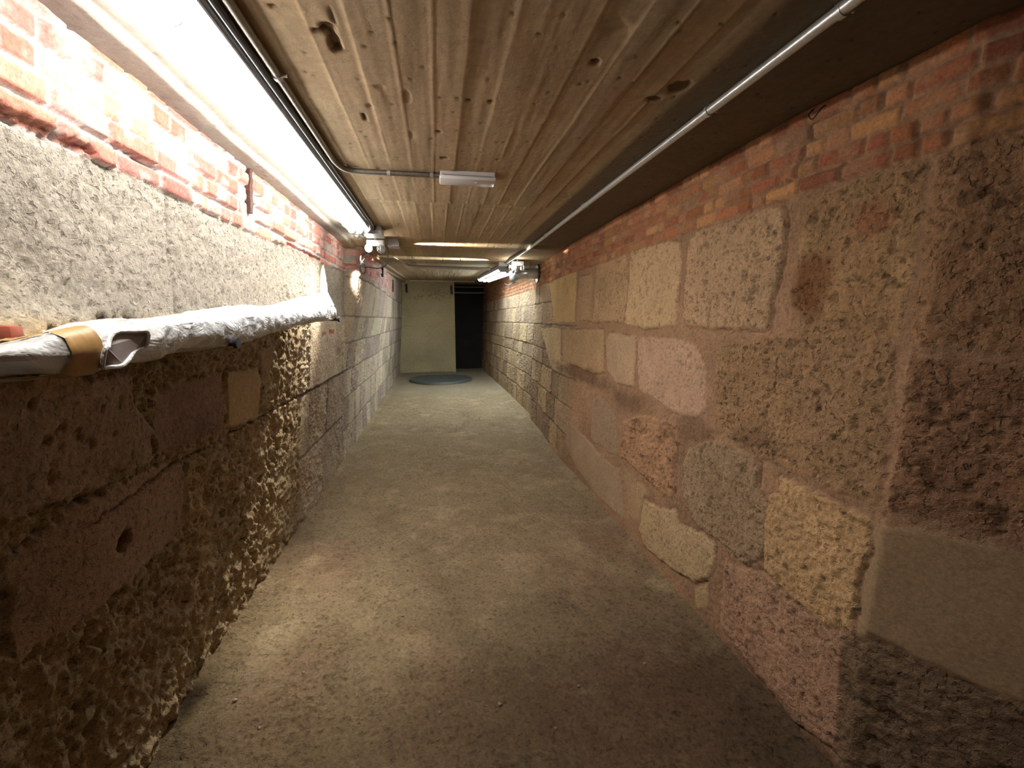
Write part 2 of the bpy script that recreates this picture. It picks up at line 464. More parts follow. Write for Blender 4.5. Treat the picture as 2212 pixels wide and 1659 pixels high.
# ---- right wall
R = Wall(1)
mort_r = lin(162, 132, 106)
R.tone[:] = mort_r
R.tone *= (1 + 0.30 * fbm(R.Y, R.Z, 4, 5, 0.7) + 0.10 * fbm(R.Y, R.Z, 50, 3, 2.7))[..., None]
R.h = 0.012 * fbm(R.Y, R.Z, 12, 5, 3.3) + 0.004 * fbm(R.Y, R.Z, 60, 3, 4.1) + R.pecked(0.004, 60)
courses(R, sst(3.6, 4.4, R.Y), [-0.5, 0.31, 0.60, 0.88, 1.08, 1.39, 1.66, 1.905, 2.6], 0.36,
        [lin(188, 166, 132), lin(170, 148, 118), lin(178, 158, 132), lin(160, 140, 118)], 4)
bl = lin(190, 162, 122); bl2 = lin(172, 143, 106)
T = lambda *p: wall_pts(p, 1)
P5 = lambda *p: wall_pts(C5(*p), 1); P6 = lambda *p: wall_pts(C6(*p), 1); P7 = lambda *p: wall_pts(C7(*p), 1)
# row under the bricks
R.stone(T((2026, 322), (2400, 200), (2600, 800), (1958, 745)), lin(160, 122, 90), 0.010, 0.014, 30, 0.9, pits=0.010)
R.stone(T((1735, 432), (1935, 350), (2016, 322), (1950, 735), (1880, 742), (1730, 735), (1712, 640)), lin(182, 148, 108), 0.012, 0.012, 40, 0.95, pits=0.008, mott=0.3)
R.stone(P5((1120, 965), (1460, 860), (1640, 790), (1665, 900), (1650, 1100), (1580, 1400), (1560, 1560), (1080, 1545), (1045, 1480), (1060, 1180), (1085, 1000)), lin(210, 180, 146), 0.026, 0.014, 32, 0.9, groove=0.006, pits=0.010)
R.stone(P5((730, 1080), (960, 1020), (1030, 1030), (1035, 1120), (1010, 1400), (1000, 1530), (800, 1550), (690, 1520), (715, 1280)), lin(202, 178, 140), 0.018, 0.005, 50, 0.5, groove=0.006, pits=0.004)
R.stone(P5((520, 1150), (700, 1100), (710, 1280), (690, 1510), (500, 1510)), lin(188, 162, 126), 0.012, 0.010, 50, 0.8, groove=0.006, pits=0.005)
R.stone(P5((420, 1240), (500, 1210), (495, 1500), (405, 1500)), lin(176, 150, 120), 0.010, 0.008, 50, 0.8, groove=0.008)
R.stone(P5((240, 1280), (405, 1190), (395, 1510), (270, 1510)), lin(208, 184, 132), 0.014, 0.008, 50, 0.7, groove=0.008)
# second row
R.stone(P6((1238, 130), (1580, 70), (1720, 60), (2330, 120), (2225, 1075), (1900, 990), (1640, 860), (1400, 740), (1225, 640)), lin(172, 140, 106), 0.010, 0.016, 42, 1.0, pits=0.012, mott=0.25)
R.stone(T((1962, 765), (2600, 830), (2600, 1290), (2212, 1180), (2060, 1130), (1912, 1095)), lin(160, 118, 92), 0.012, 0.015, 36, 1.0, pits=0.010, mott=0.3)
R.stone(P6((790, 70), (1060, 90), (1150, 160), (1190, 300), (1180, 500), (1120, 570), (1000, 540), (900, 470), (780, 390), (765, 150)), lin(196, 166, 146), 0.016, 0.005, 60, 0.5, pits=0.003)
R.stone(P6((600, 50), (760, 70), (750, 380), (640, 350), (590, 280), (580, 100)), lin(186, 164, 138), 0.012, 0.005, 60, 0.5, groove=0.004)
R.stone(P6((320, 30), (570, 30), (575, 290), (500, 300), (320, 220)), lin(180, 156, 122), 0.012, 0.010, 50, 0.7, groove=0.006)
R.stone(P6((190, 20), (312, 20), (312, 260), (250, 250)), lin(214, 198, 160), 0.014, 0.010, 60, 0.8)
# rough band of dark mortar between the rows
for c_, ry, rz, a in ((C6((420, 300))[0], 1.1, 0.10, 0.7), (C6((720, 470))[0], 0.35, 0.10, 0.6), (C6((1100, 620))[0], 0.22, 0.09, 0.5), (C6((1500, 700))[0], 0.2, 0.05, 0.4)):
    stain(R, c_, ry, rz, lin(104, 82, 66), a, 3.3)
# lower rows
R.stone(P6((500, 430), (570, 440), (640, 560), (655, 790), (560, 745), (490, 690)), lin(158, 140, 122), 0.010, 0.010, 50, 0.8)
R.stone(P6((360, 580), (480, 700), (560, 800), (660, 870), (700, 1180), (640, 1130), (500, 1000), (400, 860), (340, 700)), lin(160, 142, 122), 0.012, 0.003, 60, 0.35)
R.stone(P6((680, 570), (820, 540), (1000, 590), (1020, 700), (990, 860), (1000, 1020), (960, 1050), (850, 960), (780, 890), (665, 800)), lin(190, 148, 118), 0.022, 0.030, 26, 0.9, pits=0.016, mott=0.35)
R.stone(P6((1070, 750), (1180, 690), (1400, 740), (1500, 830), (1500, 1000), (1560, 1080), (1530, 1400), (1420, 1450), (1300, 1330), (1100, 1180), (1030, 980), (1040, 840)), lin(168, 148, 122), 0.020, 0.014, 44, 0.9, pits=0.008, groove=0.004)
R.stone(P6((680, 850), (760, 930), (840, 1010), (800, 1060), (780, 1190), (720, 1150)), lin(172, 152, 120), 0.010, 0.006, 60, 0.5)
R.stone(P6((810, 1050), (900, 1090), (1000, 1110), (1020, 1190), (1150, 1230), (1240, 1310), (1240, 1420), (1200, 1520), (1100, 1550), (950, 1450), (820, 1330), (780, 1230)), lin(204, 184, 146), 0.024, 0.008, 50, 0.7, pits=0.005, groove=0.005)
R.stone(P6((1100, 1570), (1200, 1545), (1190, 1700), (1120, 1700)), lin(190, 170, 130), 0.012, 0.008, 50, 0.7)
R.stone(P7((140, 540), (350, 590), (600, 780), (840, 960), (800, 1150), (780, 1350), (740, 1560), (500, 1400), (330, 1170), (110, 870)), lin(190, 152, 128), 0.018, 0.012, 50, 0.8, pits=0.009, groove=0.005, mott=0.22)
R.stone(P7((450, 60), (700, 190), (940, 290), (940, 450), (885, 680), (850, 950), (700, 880), (520, 740), (355, 570), (370, 300), (390, 190), (440, 150)), lin(216, 182, 134), 0.034, 0.018, 28, 0.8, pits=0.010, groove=0.006, edge=0.012)
# smooth cement patch and the dark rubble under it
R.stone(P7((790, 960), (850, 930), (1100, 1010), (1300, 1110), (2100, 1400), (2100, 1900), (700, 1900), (740, 1560)), lin(100, 86, 72), 0.004, 0.016, 26, 0.9, pits=0.012, mott=0.35)
R.stone(P7((945, 300), (1300, 380), (1762, 470), (2100, 560), (2100, 1420), (1762, 1290), (1500, 1200), (1200, 1070), (960, 955), (852, 950), (885, 680), (945, 450)), lin(138, 122, 98), 0.014, 0.0015, 60, 0.18, mott=0.10)
# plastered skirting at the wall's foot
stain(R, (1700, 1540), 0.7, 0.06, lin(120, 92, 74), 0.6, 8.8)
# bricks on top
zb = CAM_H + 0.448 + 0.012 * fbm(R.Y, R.Z * 0, 2.0, 3, 6.1)
bm_ = sst(-0.006, 0.006, R.wz - zb)
R.bricks(bm_, 0.058, 0.155, CAM_H + 0.448, [lin(166, 112, 80), lin(180, 136, 94), lin(156, 102, 78), lin(174, 126, 92)], lin(170, 136, 108), 21, 0.012)
stain(R, (1750, 620), 0.10, 0.16, lin(128, 84, 54), 0.75, 2.1)
R.tone *= np.array([1.0, 0.955, 0.90])
stain(R, (1880, 470), 0.07, 0.09, lin(170, 100, 74), 0.5, 4.1)
R.h += 0.008 * fbm(R.Y, R.Z, 3.0, 3, 15.5)
R.finish('wall_right', M_WALL)

# ---- left wall
Lw = Wall(-1)
Lw.tone[:] = lin(172, 163, 148)
Lw.tone *= (1 + 0.22 * fbm(Lw.Y, Lw.Z, 4, 5, 0.2) + 0.12 * fbm(Lw.Y, Lw.Z, 50, 3, 2.7))[..., None]
zr_ = Lw.Z - CAM_H
near = sst(4.5, 4.2, Lw.Y)
# above the peg line: one large pecked face; below: eroded rock
up = sst(-0.03, 0.03, Lw.wz - CAM_H + 0.0)
dd, _ = worley(Lw.Y + 0.01 * fbm(Lw.Y, Lw.Z, 30, 2, 1), Lw.Z + 0.008 * fbm(Lw.Y, Lw.Z, 30, 2, 4), 62, 5)
dd2, _ = worley(Lw.Y + 0.02 * fbm(Lw.Y, Lw.Z, 15, 2, 5), Lw.Z * 0.8, 38, 9)
upper_h = 0.007 * (dd - 0.45) + 0.008 * fbm(Lw.Y, Lw.Z, 30, 4, 9.1) + 0.008 * fbm(Lw.Y, Lw.Z, 5, 3, 2.1)
er = sst(3.6, 2.2, Lw.Y)
lower_h = (0.010 + 0.016 * er) * (dd2 - 0.45) + (0.010 + 0.02 * er) * fbm(Lw.Y, Lw.Z, 16, 5, 4.6) - (0.008 + 0.02 * er) * sst(0.25, 0.45, fbm(Lw.Y, Lw.Z, 22, 3, 12.6))
Lw.h = upper_h * up + lower_h * (1 - up); Lw.rel[:] = 0.9
lowc = lin(176, 156, 124) * (1 + 0.25 * fbm(Lw.Y, Lw.Z, 5, 4, 6.6))[..., None]
Lw.tone = mix(lowc, Lw.tone, up)
courses(Lw, sst(3.05, 3.15, Lw.wy) * sst(CAM_H + 0.05, CAM_H + 0.0, Lw.wz), [-0.5, 0.48, 0.93, 1.48, 2.6], 0.62,
        [lin(186, 170, 148), lin(194, 178, 152), lin(176, 158, 136)], 31, jw=0.009, rise=0.01, peck=0.014, dark=0.3)
courses(Lw, sst(4.5, 4.56, Lw.Y), [-0.5, 0.30, 0.64, 0.93, 1.22, 1.48, 1.86, 2.6], 0.42,
        [lin(186, 170, 146), lin(174, 156, 136), lin(194, 180, 154), lin(168, 150, 136)], 37, rise=0.010, peck=0.010, dark=0.4)
L4 = lambda *p: wall_pts(C4(*p), -1)
Lw.stone(L4((-200, 640), (100, 640), (480, 560), (780, 560), (800, 760), (920, 860), (930, 1090), (480, 1300), (-100, 1500), (-500, 1500)), lin(158, 136, 114), 0.010, 0.010, 24, 0.8, groove=0.008, pits=0.010, mott=0.3)
Lw.stone(L4((930, 700), (1130, 600), (1330, 560), (1340, 920), (1000, 1060), (930, 1060)), lin(116, 88, 84), 0.0, 0.008, 34, 0.7, mott=0.35)
Lw.stone(L4((1342, 560), (1530, 540), (1560, 620), (1530, 840), (1350, 905), (1340, 700)), lin(170, 148, 106), 0.020, 0.003, 50, 0.35, edge=0.008, groove=0.006)
Lw.stone(L4((1545, 420), (1640, 400), (1600, 640), (1560, 660)), lin(150, 124, 96), 0.016, 0.006, 50, 0.6, groove=0.006)
Lw.stone(L4((480, 1330), (930, 1130), (1100, 1080), (1100, 1500), (700, 1900), (100, 2300), (0, 1700)), lin(150, 124, 104), 0.006, 0.008, 30, 0.8, groove=0.006, mott=0.25)
# long bed joint with its crack
jd = np.abs(Lw.wz - (CAM_H - 0.515 + 0.01 * fbm(Lw.Y, Lw.Z * 0, 3, 2, 2.2)))
cr = sst(0.008, 0.001, jd) * sst(5, 4.6, Lw.Y) * sst(1.1, 1.3, Lw.Y)
Lw.h -= 0.018 * cr; Lw.tone *= (1 - 0.5 * cr)[..., None]
# a deep round putlog hole
(hy, hz), = wall_pts([(272, 1168)], -1)
hr = np.hypot(Lw.wy - hy, Lw.wz - hz); hm = sst(0.034, 0.020, hr); Lw.h -= 0.07 * hm; Lw.tone *= (1 - 0.5 * hm)[..., None]
# vertical joint in the large face
j2 = np.abs(Lw.wy - 1.72 - 0.05 * fbm(Lw.Y * 0, Lw.Z, 4, 2, 1)); g2 = sst(0.008, 0.001, j2) * up * sst(CAM_H + 0.42, CAM_H + 0.40, Lw.Z)
Lw.h -= 0.008 * g2; Lw.tone *= (1 - 0.25 * g2)[..., None]
# bricks and their lime mortar
zb = CAM_H + 0.412 + 0.012 * np.clip(Lw.Y - 1.2, 0, 4) + 0.012 * fbm(Lw.Y, Lw.Z * 0, 2.0, 3, 6.1)
mb = sst(-0.006, 0.006, Lw.wz - zb)
Lw.bricks(mb * sst(11, 6, Lw.Y), 0.067, 0.195, CAM_H + 0.412, [lin(196, 122, 104), lin(204, 136, 114), lin(184, 114, 102), lin(202, 160, 146)], lin(200, 192, 184), 77, 0.014)
led = sst(0.0, 0.010, Lw.wz - zb) * sst(0.030, 0.018, Lw.wz - zb) * (fbm(Lw.Y, Lw.Z * 0, 1.6, 2, 2.2) > 0.0) * near
Lw.h -= 0.02 * led; Lw.tone *= (1 - 0.5 * led)[..., None]
# small brick pieces beside the far peg
for c_, w_, h_ in (((714, 716), 0.10, 0.02), ((697, 720), 0.08, 0.014)):
    (y, z), = wall_pts([c_], -1)
    mm = sst(1.0, 0.8, np.maximum(np.abs(Lw.wy - y) / w_, np.abs(Lw.wz - z) / h_)); Lw.tone = mix(Lw.tone, np.zeros_like(Lw.tone) + lin(178, 96, 62), mm * 0.8)
Lw.h += 0.010 * fbm(Lw.Y, Lw.Z, 2.5, 3, 25.5)
# the white filler under the iron strap
fy, fz = wall_pts([(543, 470)], -1)[0]
fm = sst(1.1, 0.7, np.hypot((Lw.Y - fy) / 0.055, (Lw.Z - fz - 0.02) / 0.10) + 0.3 * fbm(Lw.Y, Lw.Z, 20, 3, 5))
Lw.tone = mix(Lw.tone, np.zeros_like(Lw.tone) + lin(198, 200, 198), fm * 0.8); Lw.rel *= (1 - 0.7 * fm)
Lw.finish('wall_left', M_WALL)

# ------------------------------------------------------------------ floor
fy_ = axis_y(-1.6, 13.1, 0.005, 0.008); fx_ = np.arange(-1.12, 1.78, 0.010)
Yf, Xf = np.meshgrid(fy_, fx_, indexing='ij')
hf = 0.010 * fbm(Xf, Yf, 2.5, 4, 1.1) + 0.0045 * fbm(Xf, Yf, 22, 4, 2.1)
wd, _ = worley(Xf, Yf, 26, 3); cl = sst(0.25, 0.08, wd) * sst(0.0, 0.35, fbm(Xf, Yf, 3.5, 3, 4.1))
wd3, wc3 = worley(Xf, Yf, 55, 13); cl3 = sst(0.3, 0.1, wd3) * (wc3 > 0.6)
hf = hf + 0.007 * cl + 0.0035 * cl3 + 0.003 * fbm(Xf, Yf, 48, 3, 21.0)
hf += 0.02 * sst(1.16, 1.27, Xf) + 0.02 * sst(-0.93, -1.02, Xf)
tf = np.zeros(Yf.shape + (3,)) + lin(150, 136, 112)
red = sst(-0.2, 0.5, fbm(Xf * 1.0, Yf, 1.6, 4, 9.3) + 0.6 * sst(0.1, 0.8, Xf) * sst(3.3, 2.0, Yf) - 0.15)
tf = mix(tf, np.zeros_like(tf) + lin(140, 116, 98), red * 0.75 * sst(4.5, 2.8, Yf))
brown = sst(0.0, 0.6, fbm(Xf, Yf, 2.6, 4, 19.3)); tf = mix(tf, np.zeros_like(tf) + lin(116, 100, 78), brown * 0.5)
dust = sst(0.05, 0.5, fbm(Xf, Yf, 5, 5, 33.3)); tf = mix(tf, np.zeros_like(tf) + lin(176, 160, 134), dust * 0.6)
tf = tf * (1 - 0.35 * cl - 0.25 * cl3)[..., None]
tf = tf * (1 + 0.26 * fbm(Xf, Yf, 16, 4, 5.5) + 0.12 * fbm(Xf, Yf, 70, 3, 5.9))[..., None]
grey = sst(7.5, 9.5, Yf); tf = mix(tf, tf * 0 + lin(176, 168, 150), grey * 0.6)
near_shade = sst(2.3, 1.25, Yf + 0.12 * fbm(Xf, Yf, 4, 3, 7)); tf = mix(tf, tf * np.array([0.50, 0.49, 0.46]), near_shade)  # shade of the dim near end painted into the floor colour
tf = tf * np.array([1.04, 0.97, 0.86])
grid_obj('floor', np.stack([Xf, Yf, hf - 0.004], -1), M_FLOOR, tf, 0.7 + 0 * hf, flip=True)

# ------------------------------------------------------------------ ceiling: board-marked concrete
cy_ = axis_y(-1.6, 13.1, 0.005, 0.009); cx_ = np.arange(-1.14, 1.80, 0.0065)
Yc, Xc = np.meshgrid(cy_, cx_, indexing='ij')
Zc = ceil_z(Yc)
BW = 0.103
seg = (Yc > 2.92).astype(int) + (Yc > 4.62).astype(int) + (Yc > 7.6).astype(int)
xo = Xc + 0.006 * fbm(Xc * 0, Yc, 1.2, 2, 3.3) + 0.021 * seg
bi = np.floor(xo / BW).astype(np.int64); bf = xo / BW - bi
rb = _hash(bi, seg, bi * 0 + 2); rt = _hash(bi, seg, bi * 0 + 4); rc = _hash(bi, seg, bi * 0 + 6)
boards = sst(-0.50, -0.46, Xc) * sst(0.80, 0.76, Xc)
hz_ = boards * (1 - 0.7 * sst(3.9, 4.2, Yc)) * (0.0050 * (rb - 0.5) + 0.0060 * (rt - 0.5) * (bf - 0.5))
sd = np.minimum(bf, 1 - bf) * BW
fin = sst(0.006, 0.001, sd) * boards * sst(-0.5, 0.1, fbm(Xc * 3, Yc, 1.5, 3, 1.0))
hz_ = hz_ + 0.0022 * fin                      # ribs of grout squeezed between boards (downwards)
hz_ += 0.0016 * fbm(Xc * 14, Yc * 1.2, 3.0, 4, 6.0) * boards + 0.003 * fbm(Xc, Yc, 3, 3, 8.1)
hz_ = hz_ * (1 - 0.88 * sst(3.9, 4.2, Yc) * sst(6.4, 6.0, Yc))
# the ceiling sags a little across the formwork's cross joints, where light rakes it
for yc, a, wd_ in ((4.36, 0.020, 0.13), (5.38, 0.020, 0.13), (1.62, 0.003, 0.05), (2.92, 0.003, 0.04)):
    hz_ += a * np.exp(-((Yc - yc - wd_) / wd_) ** 2)
# concrete ledges on the left
l1 = sst(-0.66, -0.68, Xc + 0.01 * fbm(Xc * 0, Yc, 2.5, 3, 1.7)); l2 = sst(-0.765, -0.785, Xc + 0.012 * fbm(Xc * 0, Yc, 2.0, 3, 4.7))
hz_ += 0.014 * l1 + 0.020 * l2 + 0.004 * l1 * fbm(Xc, Yc, 12, 4, 2.0)
# spalls
def spall(px, rx, ry, depth, col=None, sd_=1.0):
    p = on_z(*px, CAM_H + 0.735); global hz_, tc_
    r = np.hypot((Xc - p[0]) / rx, (Yc - p[1]) / ry) + 0.55 * fbm(Xc, Yc, 26, 4, sd_)
    m = sst(1.0, 0.6, r); hz_ = hz_ - depth * m
    if col is not None: tc_ = mix(tc_, tc_ * 0 + col, m * 0.85)
tc_ = np.zeros(Yc.shape + (3,)) + lin(170, 152, 122)
tc_ = tc_ * (0.86 + 0.28 * rc)[..., None]
warm = sst(-0.3, 0.5, fbm(Xc, Yc, 1.3, 4, 14)); tc_ = mix(tc_, tc_ * np.array([1.0, 0.89, 0.85]), warm * boards * 0.8)
tc_ *= (1 + 0.14 * fbm(Xc * 9, Yc, 2.5, 4, 7.7) * boards + 0.14 * fbm(Xc, Yc, 6, 4, 3.7))[..., None]
tc_ = tc_ * (1 + 0.24 * fin - 0.30 * sst(0.005, 0.001, np.abs(sd - 0.006)) * (bf < 0.5) * boards * sst(-0.3, 0.3, fbm(Xc * 3, Yc, 1.1, 3, 11.0)))[..., None]
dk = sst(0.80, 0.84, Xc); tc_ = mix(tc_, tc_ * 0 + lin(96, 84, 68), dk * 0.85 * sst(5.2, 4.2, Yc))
lc = sst(-0.50, -0.54, Xc); tc_ = mix(tc_, tc_ * 0 + lin(140, 134, 126), lc * sst(4.4, 4.1, Yc) * 0.9)
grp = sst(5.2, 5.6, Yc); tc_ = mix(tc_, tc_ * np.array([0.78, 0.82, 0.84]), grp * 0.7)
for k, (px, rx, ry, dp) in enumerate([((707, 62), 0.022, 0.03, 0.012), ((722, 92), 0.016, 0.04, 0.012), ((738, 112), 0.03, 0.012, 0.008), ((695, 70), 0.03, 0.010, 0.006), ((720, 40), 0.008, 0.05, 0.005),
        ((1284, 138), 0.016, 0.02, 0.010), ((1465, 190), 0.035, 0.045, 0.006), ((1410, 215), 0.03, 0.02, 0.005), ((788, 255), 0.008, 0.05, 0.007), ((960, 340), 0.02, 0.012, 0.006),
        ((1215, 425), 0.05, 0.10, 0.004), ((880, 210), 0.012, 0.05, 0.004), ((1012, 218), 0.010, 0.012, 0.006), ((948, 283), 0.012, 0.01, 0.006), ((890, 290), 0.02, 0.05, 0.003), ((1060, 220), 0.01, 0.012, 0.006),
        ((590, 15), 0.01, 0.01, 0.006), ((820, 188), 0.016, 0.016, 0.004), ((800, 228), 0.014, 0.014, 0.004), ((1075, 345), 0.012, 0.012, 0.005), ((1330, 65), 0.05, 0.03, 0.003)]):
    spall(px, rx, ry, dp, lin(84, 60, 40) if dp > 0.0045 else None, 1.0 + k)
pn, pc = worley(Xc, Yc, 14, 8); pit = sst(0.10, 0.04, pn) * (pc > 0.72); hz_ -= 0.004 * pit; tc_ *= (1 - 0.5 * pit)[..., None]
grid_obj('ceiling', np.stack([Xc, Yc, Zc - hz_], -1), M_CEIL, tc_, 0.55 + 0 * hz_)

# ------------------------------------------------------------------ end of the tunnel
def plate_grid(name, x0, x1, z0, z1, y, mat, col, n=0.012, amp=0.006, seed=3.0, facing=-1, pits=True):
    xs = np.arange(x0, x1 + n, n); zs = np.arange(z0, z1 + n, n); Xg, Zg = np.meshgrid(xs, zs, indexing='ij')
    Xg = np.clip(Xg, x0, x1)
    h = amp * fbm(Xg, Zg, 4, 5, seed)
    t = np.zeros(Xg.shape + (3,)) + col
    t *= (1 + 0.22 * fbm(Xg, Zg, 2.2, 5, seed + 4) + 0.06 * fbm(Xg, Zg, 30, 3, seed + 6))[..., None]
    if pits:
        q = sst(0.30, 0.45, fbm(Xg, Zg, 26, 3, seed + 9)) * (sst(1.86, 2.02, Zg) * sst(2.35, 2.2, Zg) * 0.9 + 0.6 * sst(0.04, 0.01, np.abs(Zg - 1.27)) + 0.5 * sst(0.05, 0.02, np.abs(Zg - 1.62)))
        h = h - 0.02 * q; t *= (1 - 0.35 * q)[..., None]
        jn = sst(0.008, 0.002, np.abs(Xg - x0 - 0.02 - 0.01 * fbm(Xg * 0, Zg, 5, 3, 2)))
        t *= (1 - 0.4 * jn * sst(1.3, 1.0, Zg))[..., None]
        ft = sst(0.05, 0.01, Zg - 0.02 * fbm(Xg, Zg * 0, 6, 3, 2)); t *= (1 - 0.45 * ft)[..., None]; h -= 0.02 * ft
    Y = y + facing * h
    return grid_obj(name, np.stack([Xg, Y, Zg], -1), mat, t, 0.5 + 0 * h, flip=False)
END_Y = 11.8; AX = 0.463
plate_grid('wall_end', -1.25, AX, -0.02, 2.52, END_Y, M_PLAST, lin(186, 170, 132))
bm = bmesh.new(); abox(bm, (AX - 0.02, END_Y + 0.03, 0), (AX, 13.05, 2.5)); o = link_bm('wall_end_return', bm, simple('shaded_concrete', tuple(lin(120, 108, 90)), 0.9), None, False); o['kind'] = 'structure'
bm = bmesh.new(); abox(bm, (AX - 0.02, 12.86, -0.02), (1.6, 12.95, 2.5)); o = link_bm('wall_alcove', bm, simple('alcove_shade_plaster', (0.024, 0.021, 0.017), 0.95, 0, 0.25, 4, 0.3), None, False); o['kind'] = 'structure'  # the unlit alcove's shade is put into this near-black base colour
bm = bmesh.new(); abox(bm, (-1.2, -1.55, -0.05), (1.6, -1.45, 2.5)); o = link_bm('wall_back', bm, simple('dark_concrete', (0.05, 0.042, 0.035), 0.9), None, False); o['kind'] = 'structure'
# the lip of the ceiling slab before the end wall
bm = bmesh.new(); abox(bm, (-0.93, 11.42, CAM_H + 0.955), (0.98, 11.50, CAM_H + 1.02), 0.006); o = link_bm('trim_1', bm, simple('pale_concrete_edge', tuple(lin(206, 184, 146)), 0.85, 0, 0.15, 20, 0.3), None, False); o['kind'] = 'structure'

# ------------------------------------------------------------------ small recessed slots and iron in the walls
def lx(y, z): return float(xl_base(np.float64(y), np.float64(z)))
def rx_(y, z): return float(xr_base(np.float64(y), np.float64(z)))
def strap(name, y, z0, z1, w, d, label, cat, mat=M_RUST, wob=0.004, grp=None):
    bm = bmesh.new(); n = 9; pts = []
    for k in range(n):
        z = z0 + (z1 - z0) * k / (n - 1); x = lx(y, z) + 0.012 + d
        pts.append((x + random.uniform(-1, 1) * wob * 0.5, y + random.uniform(-1, 1) * wob, z))
    rows = []
    for k, p in enumerate(pts):
        ww = w * (0.65 + 0.35 * math.sin(PI * (0.15 + 0.7 * k / (n - 1)))) * random.uniform(0.9, 1.1) / 2
        rows.append([bm.verts.new((p[0] + sx * d, p[1] + sy * ww, p[2])) for sx, sy in ((-6, -1), (-6, 1), (1, 1), (1, -1))])
    for a, b in zip(rows, rows[1:]):
        for k in range(4): bm.faces.new((a[k], a[(k + 1) % 4], b[(k + 1) % 4], b[k]))
    bm.faces.new(rows[0][::-1]); bm.faces.new(rows[-1])
    return props(link_bm(name, bm, mat, None, False), label, cat, grp)
strap('iron_strap', 2.33, CAM_H + 0.50, CAM_H + 0.70, 0.034, 0.006, 'rusty iron strap set upright in the left wall bricks above white filler', 'strap')
bm = bmesh.new(); acyl(bm, (lx(2.37, CAM_H + 0.59) - 0.01, 2.36, CAM_H + 0.59), (lx(2.37, CAM_H + 0.59) + 0.05, 2.38, CAM_H + 0.592), 0.0015, 6)
props(link_bm('nail', bm, M_IRON), 'thin nail sticking out of the bricks beside the rusty strap', 'nail')
strap('iron_bracket', 6.35, CAM_H + 0.585, CAM_H + 0.725, 0.05, 0.012, 'short dark iron bracket upright on the left wall under the looped black cable', 'bracket', M_IRON)
strap('iron_plate', 8.83, CAM_H + 0.53, CAM_H + 0.755, 0.09, 0.008, 'dark rusty plate let into the left wall nearest the end wall', 'plate')
for (a, b, lab) in (((874, 613), (882, 632), 'narrow rusty iron plate high in the end wall beside the left corner'), ((971, 617), (979, 636), 'narrow black iron plate high in the end wall beside the dark alcove')):
    p = on_y(*a, END_Y); q = on_y(*b, END_Y)
    bm = bmesh.new(); x0, x1 = (p[0] + q[0]) / 2 - 0.028, (p[0] + q[0]) / 2 + 0.028
    abox(bm, (x0, END_Y - 0.022, q[2]), (x1, END_Y + 0.05, p[2]), 0.003)
    props(link_bm('iron_plate', bm, M_RUST if a[0] < 900 else M_IRON, None, False), lab, 'plate')

# ------------------------------------------------------------------ manhole cover
mc = on_z(953, 822.5, 0.0)
mc = (0.055, 10.42)
RC = 0.745
t = empty('manhole_cover', (mc[0], mc[1], 0), 'round grey ribbed manhole cover lying on the floor before the end wall', 'manhole cover')
bm = bmesh.new()
bmesh.ops.create_cone(bm, cap_ends=True, segments=96, radius1=RC, radius2=RC - 0.01, depth=0.035, matrix=Matrix.Translation((mc[0], mc[1], 0.0225)))
link_bm('disc', bm, M_COVER, t)
bm = bmesh.new()
for k in range(34):
    x = -RC + 0.06 + k * 0.0415
    hw = math.sqrt(max((RC - 0.05) ** 2 - x * x, 0))
    if hw > 0.05: abox(bm, (mc[0] + x - 0.011, mc[1] - hw, 0.039), (mc[0] + x + 0.011, mc[1] + hw, 0.052), 0.004)
link_bm('ribbing', bm, M_COVER, t, False)
bm = bmesh.new()
pts = [(mc[0] + (RC - 0.025) * math.cos(a * PI / 48), mc[1] + (RC - 0.025) * math.sin(a * PI / 48), 0.042) for a in range(97)]
atube(bm, pts, 0.012, 8, False); link_bm('rim', bm, M_COVER, t)

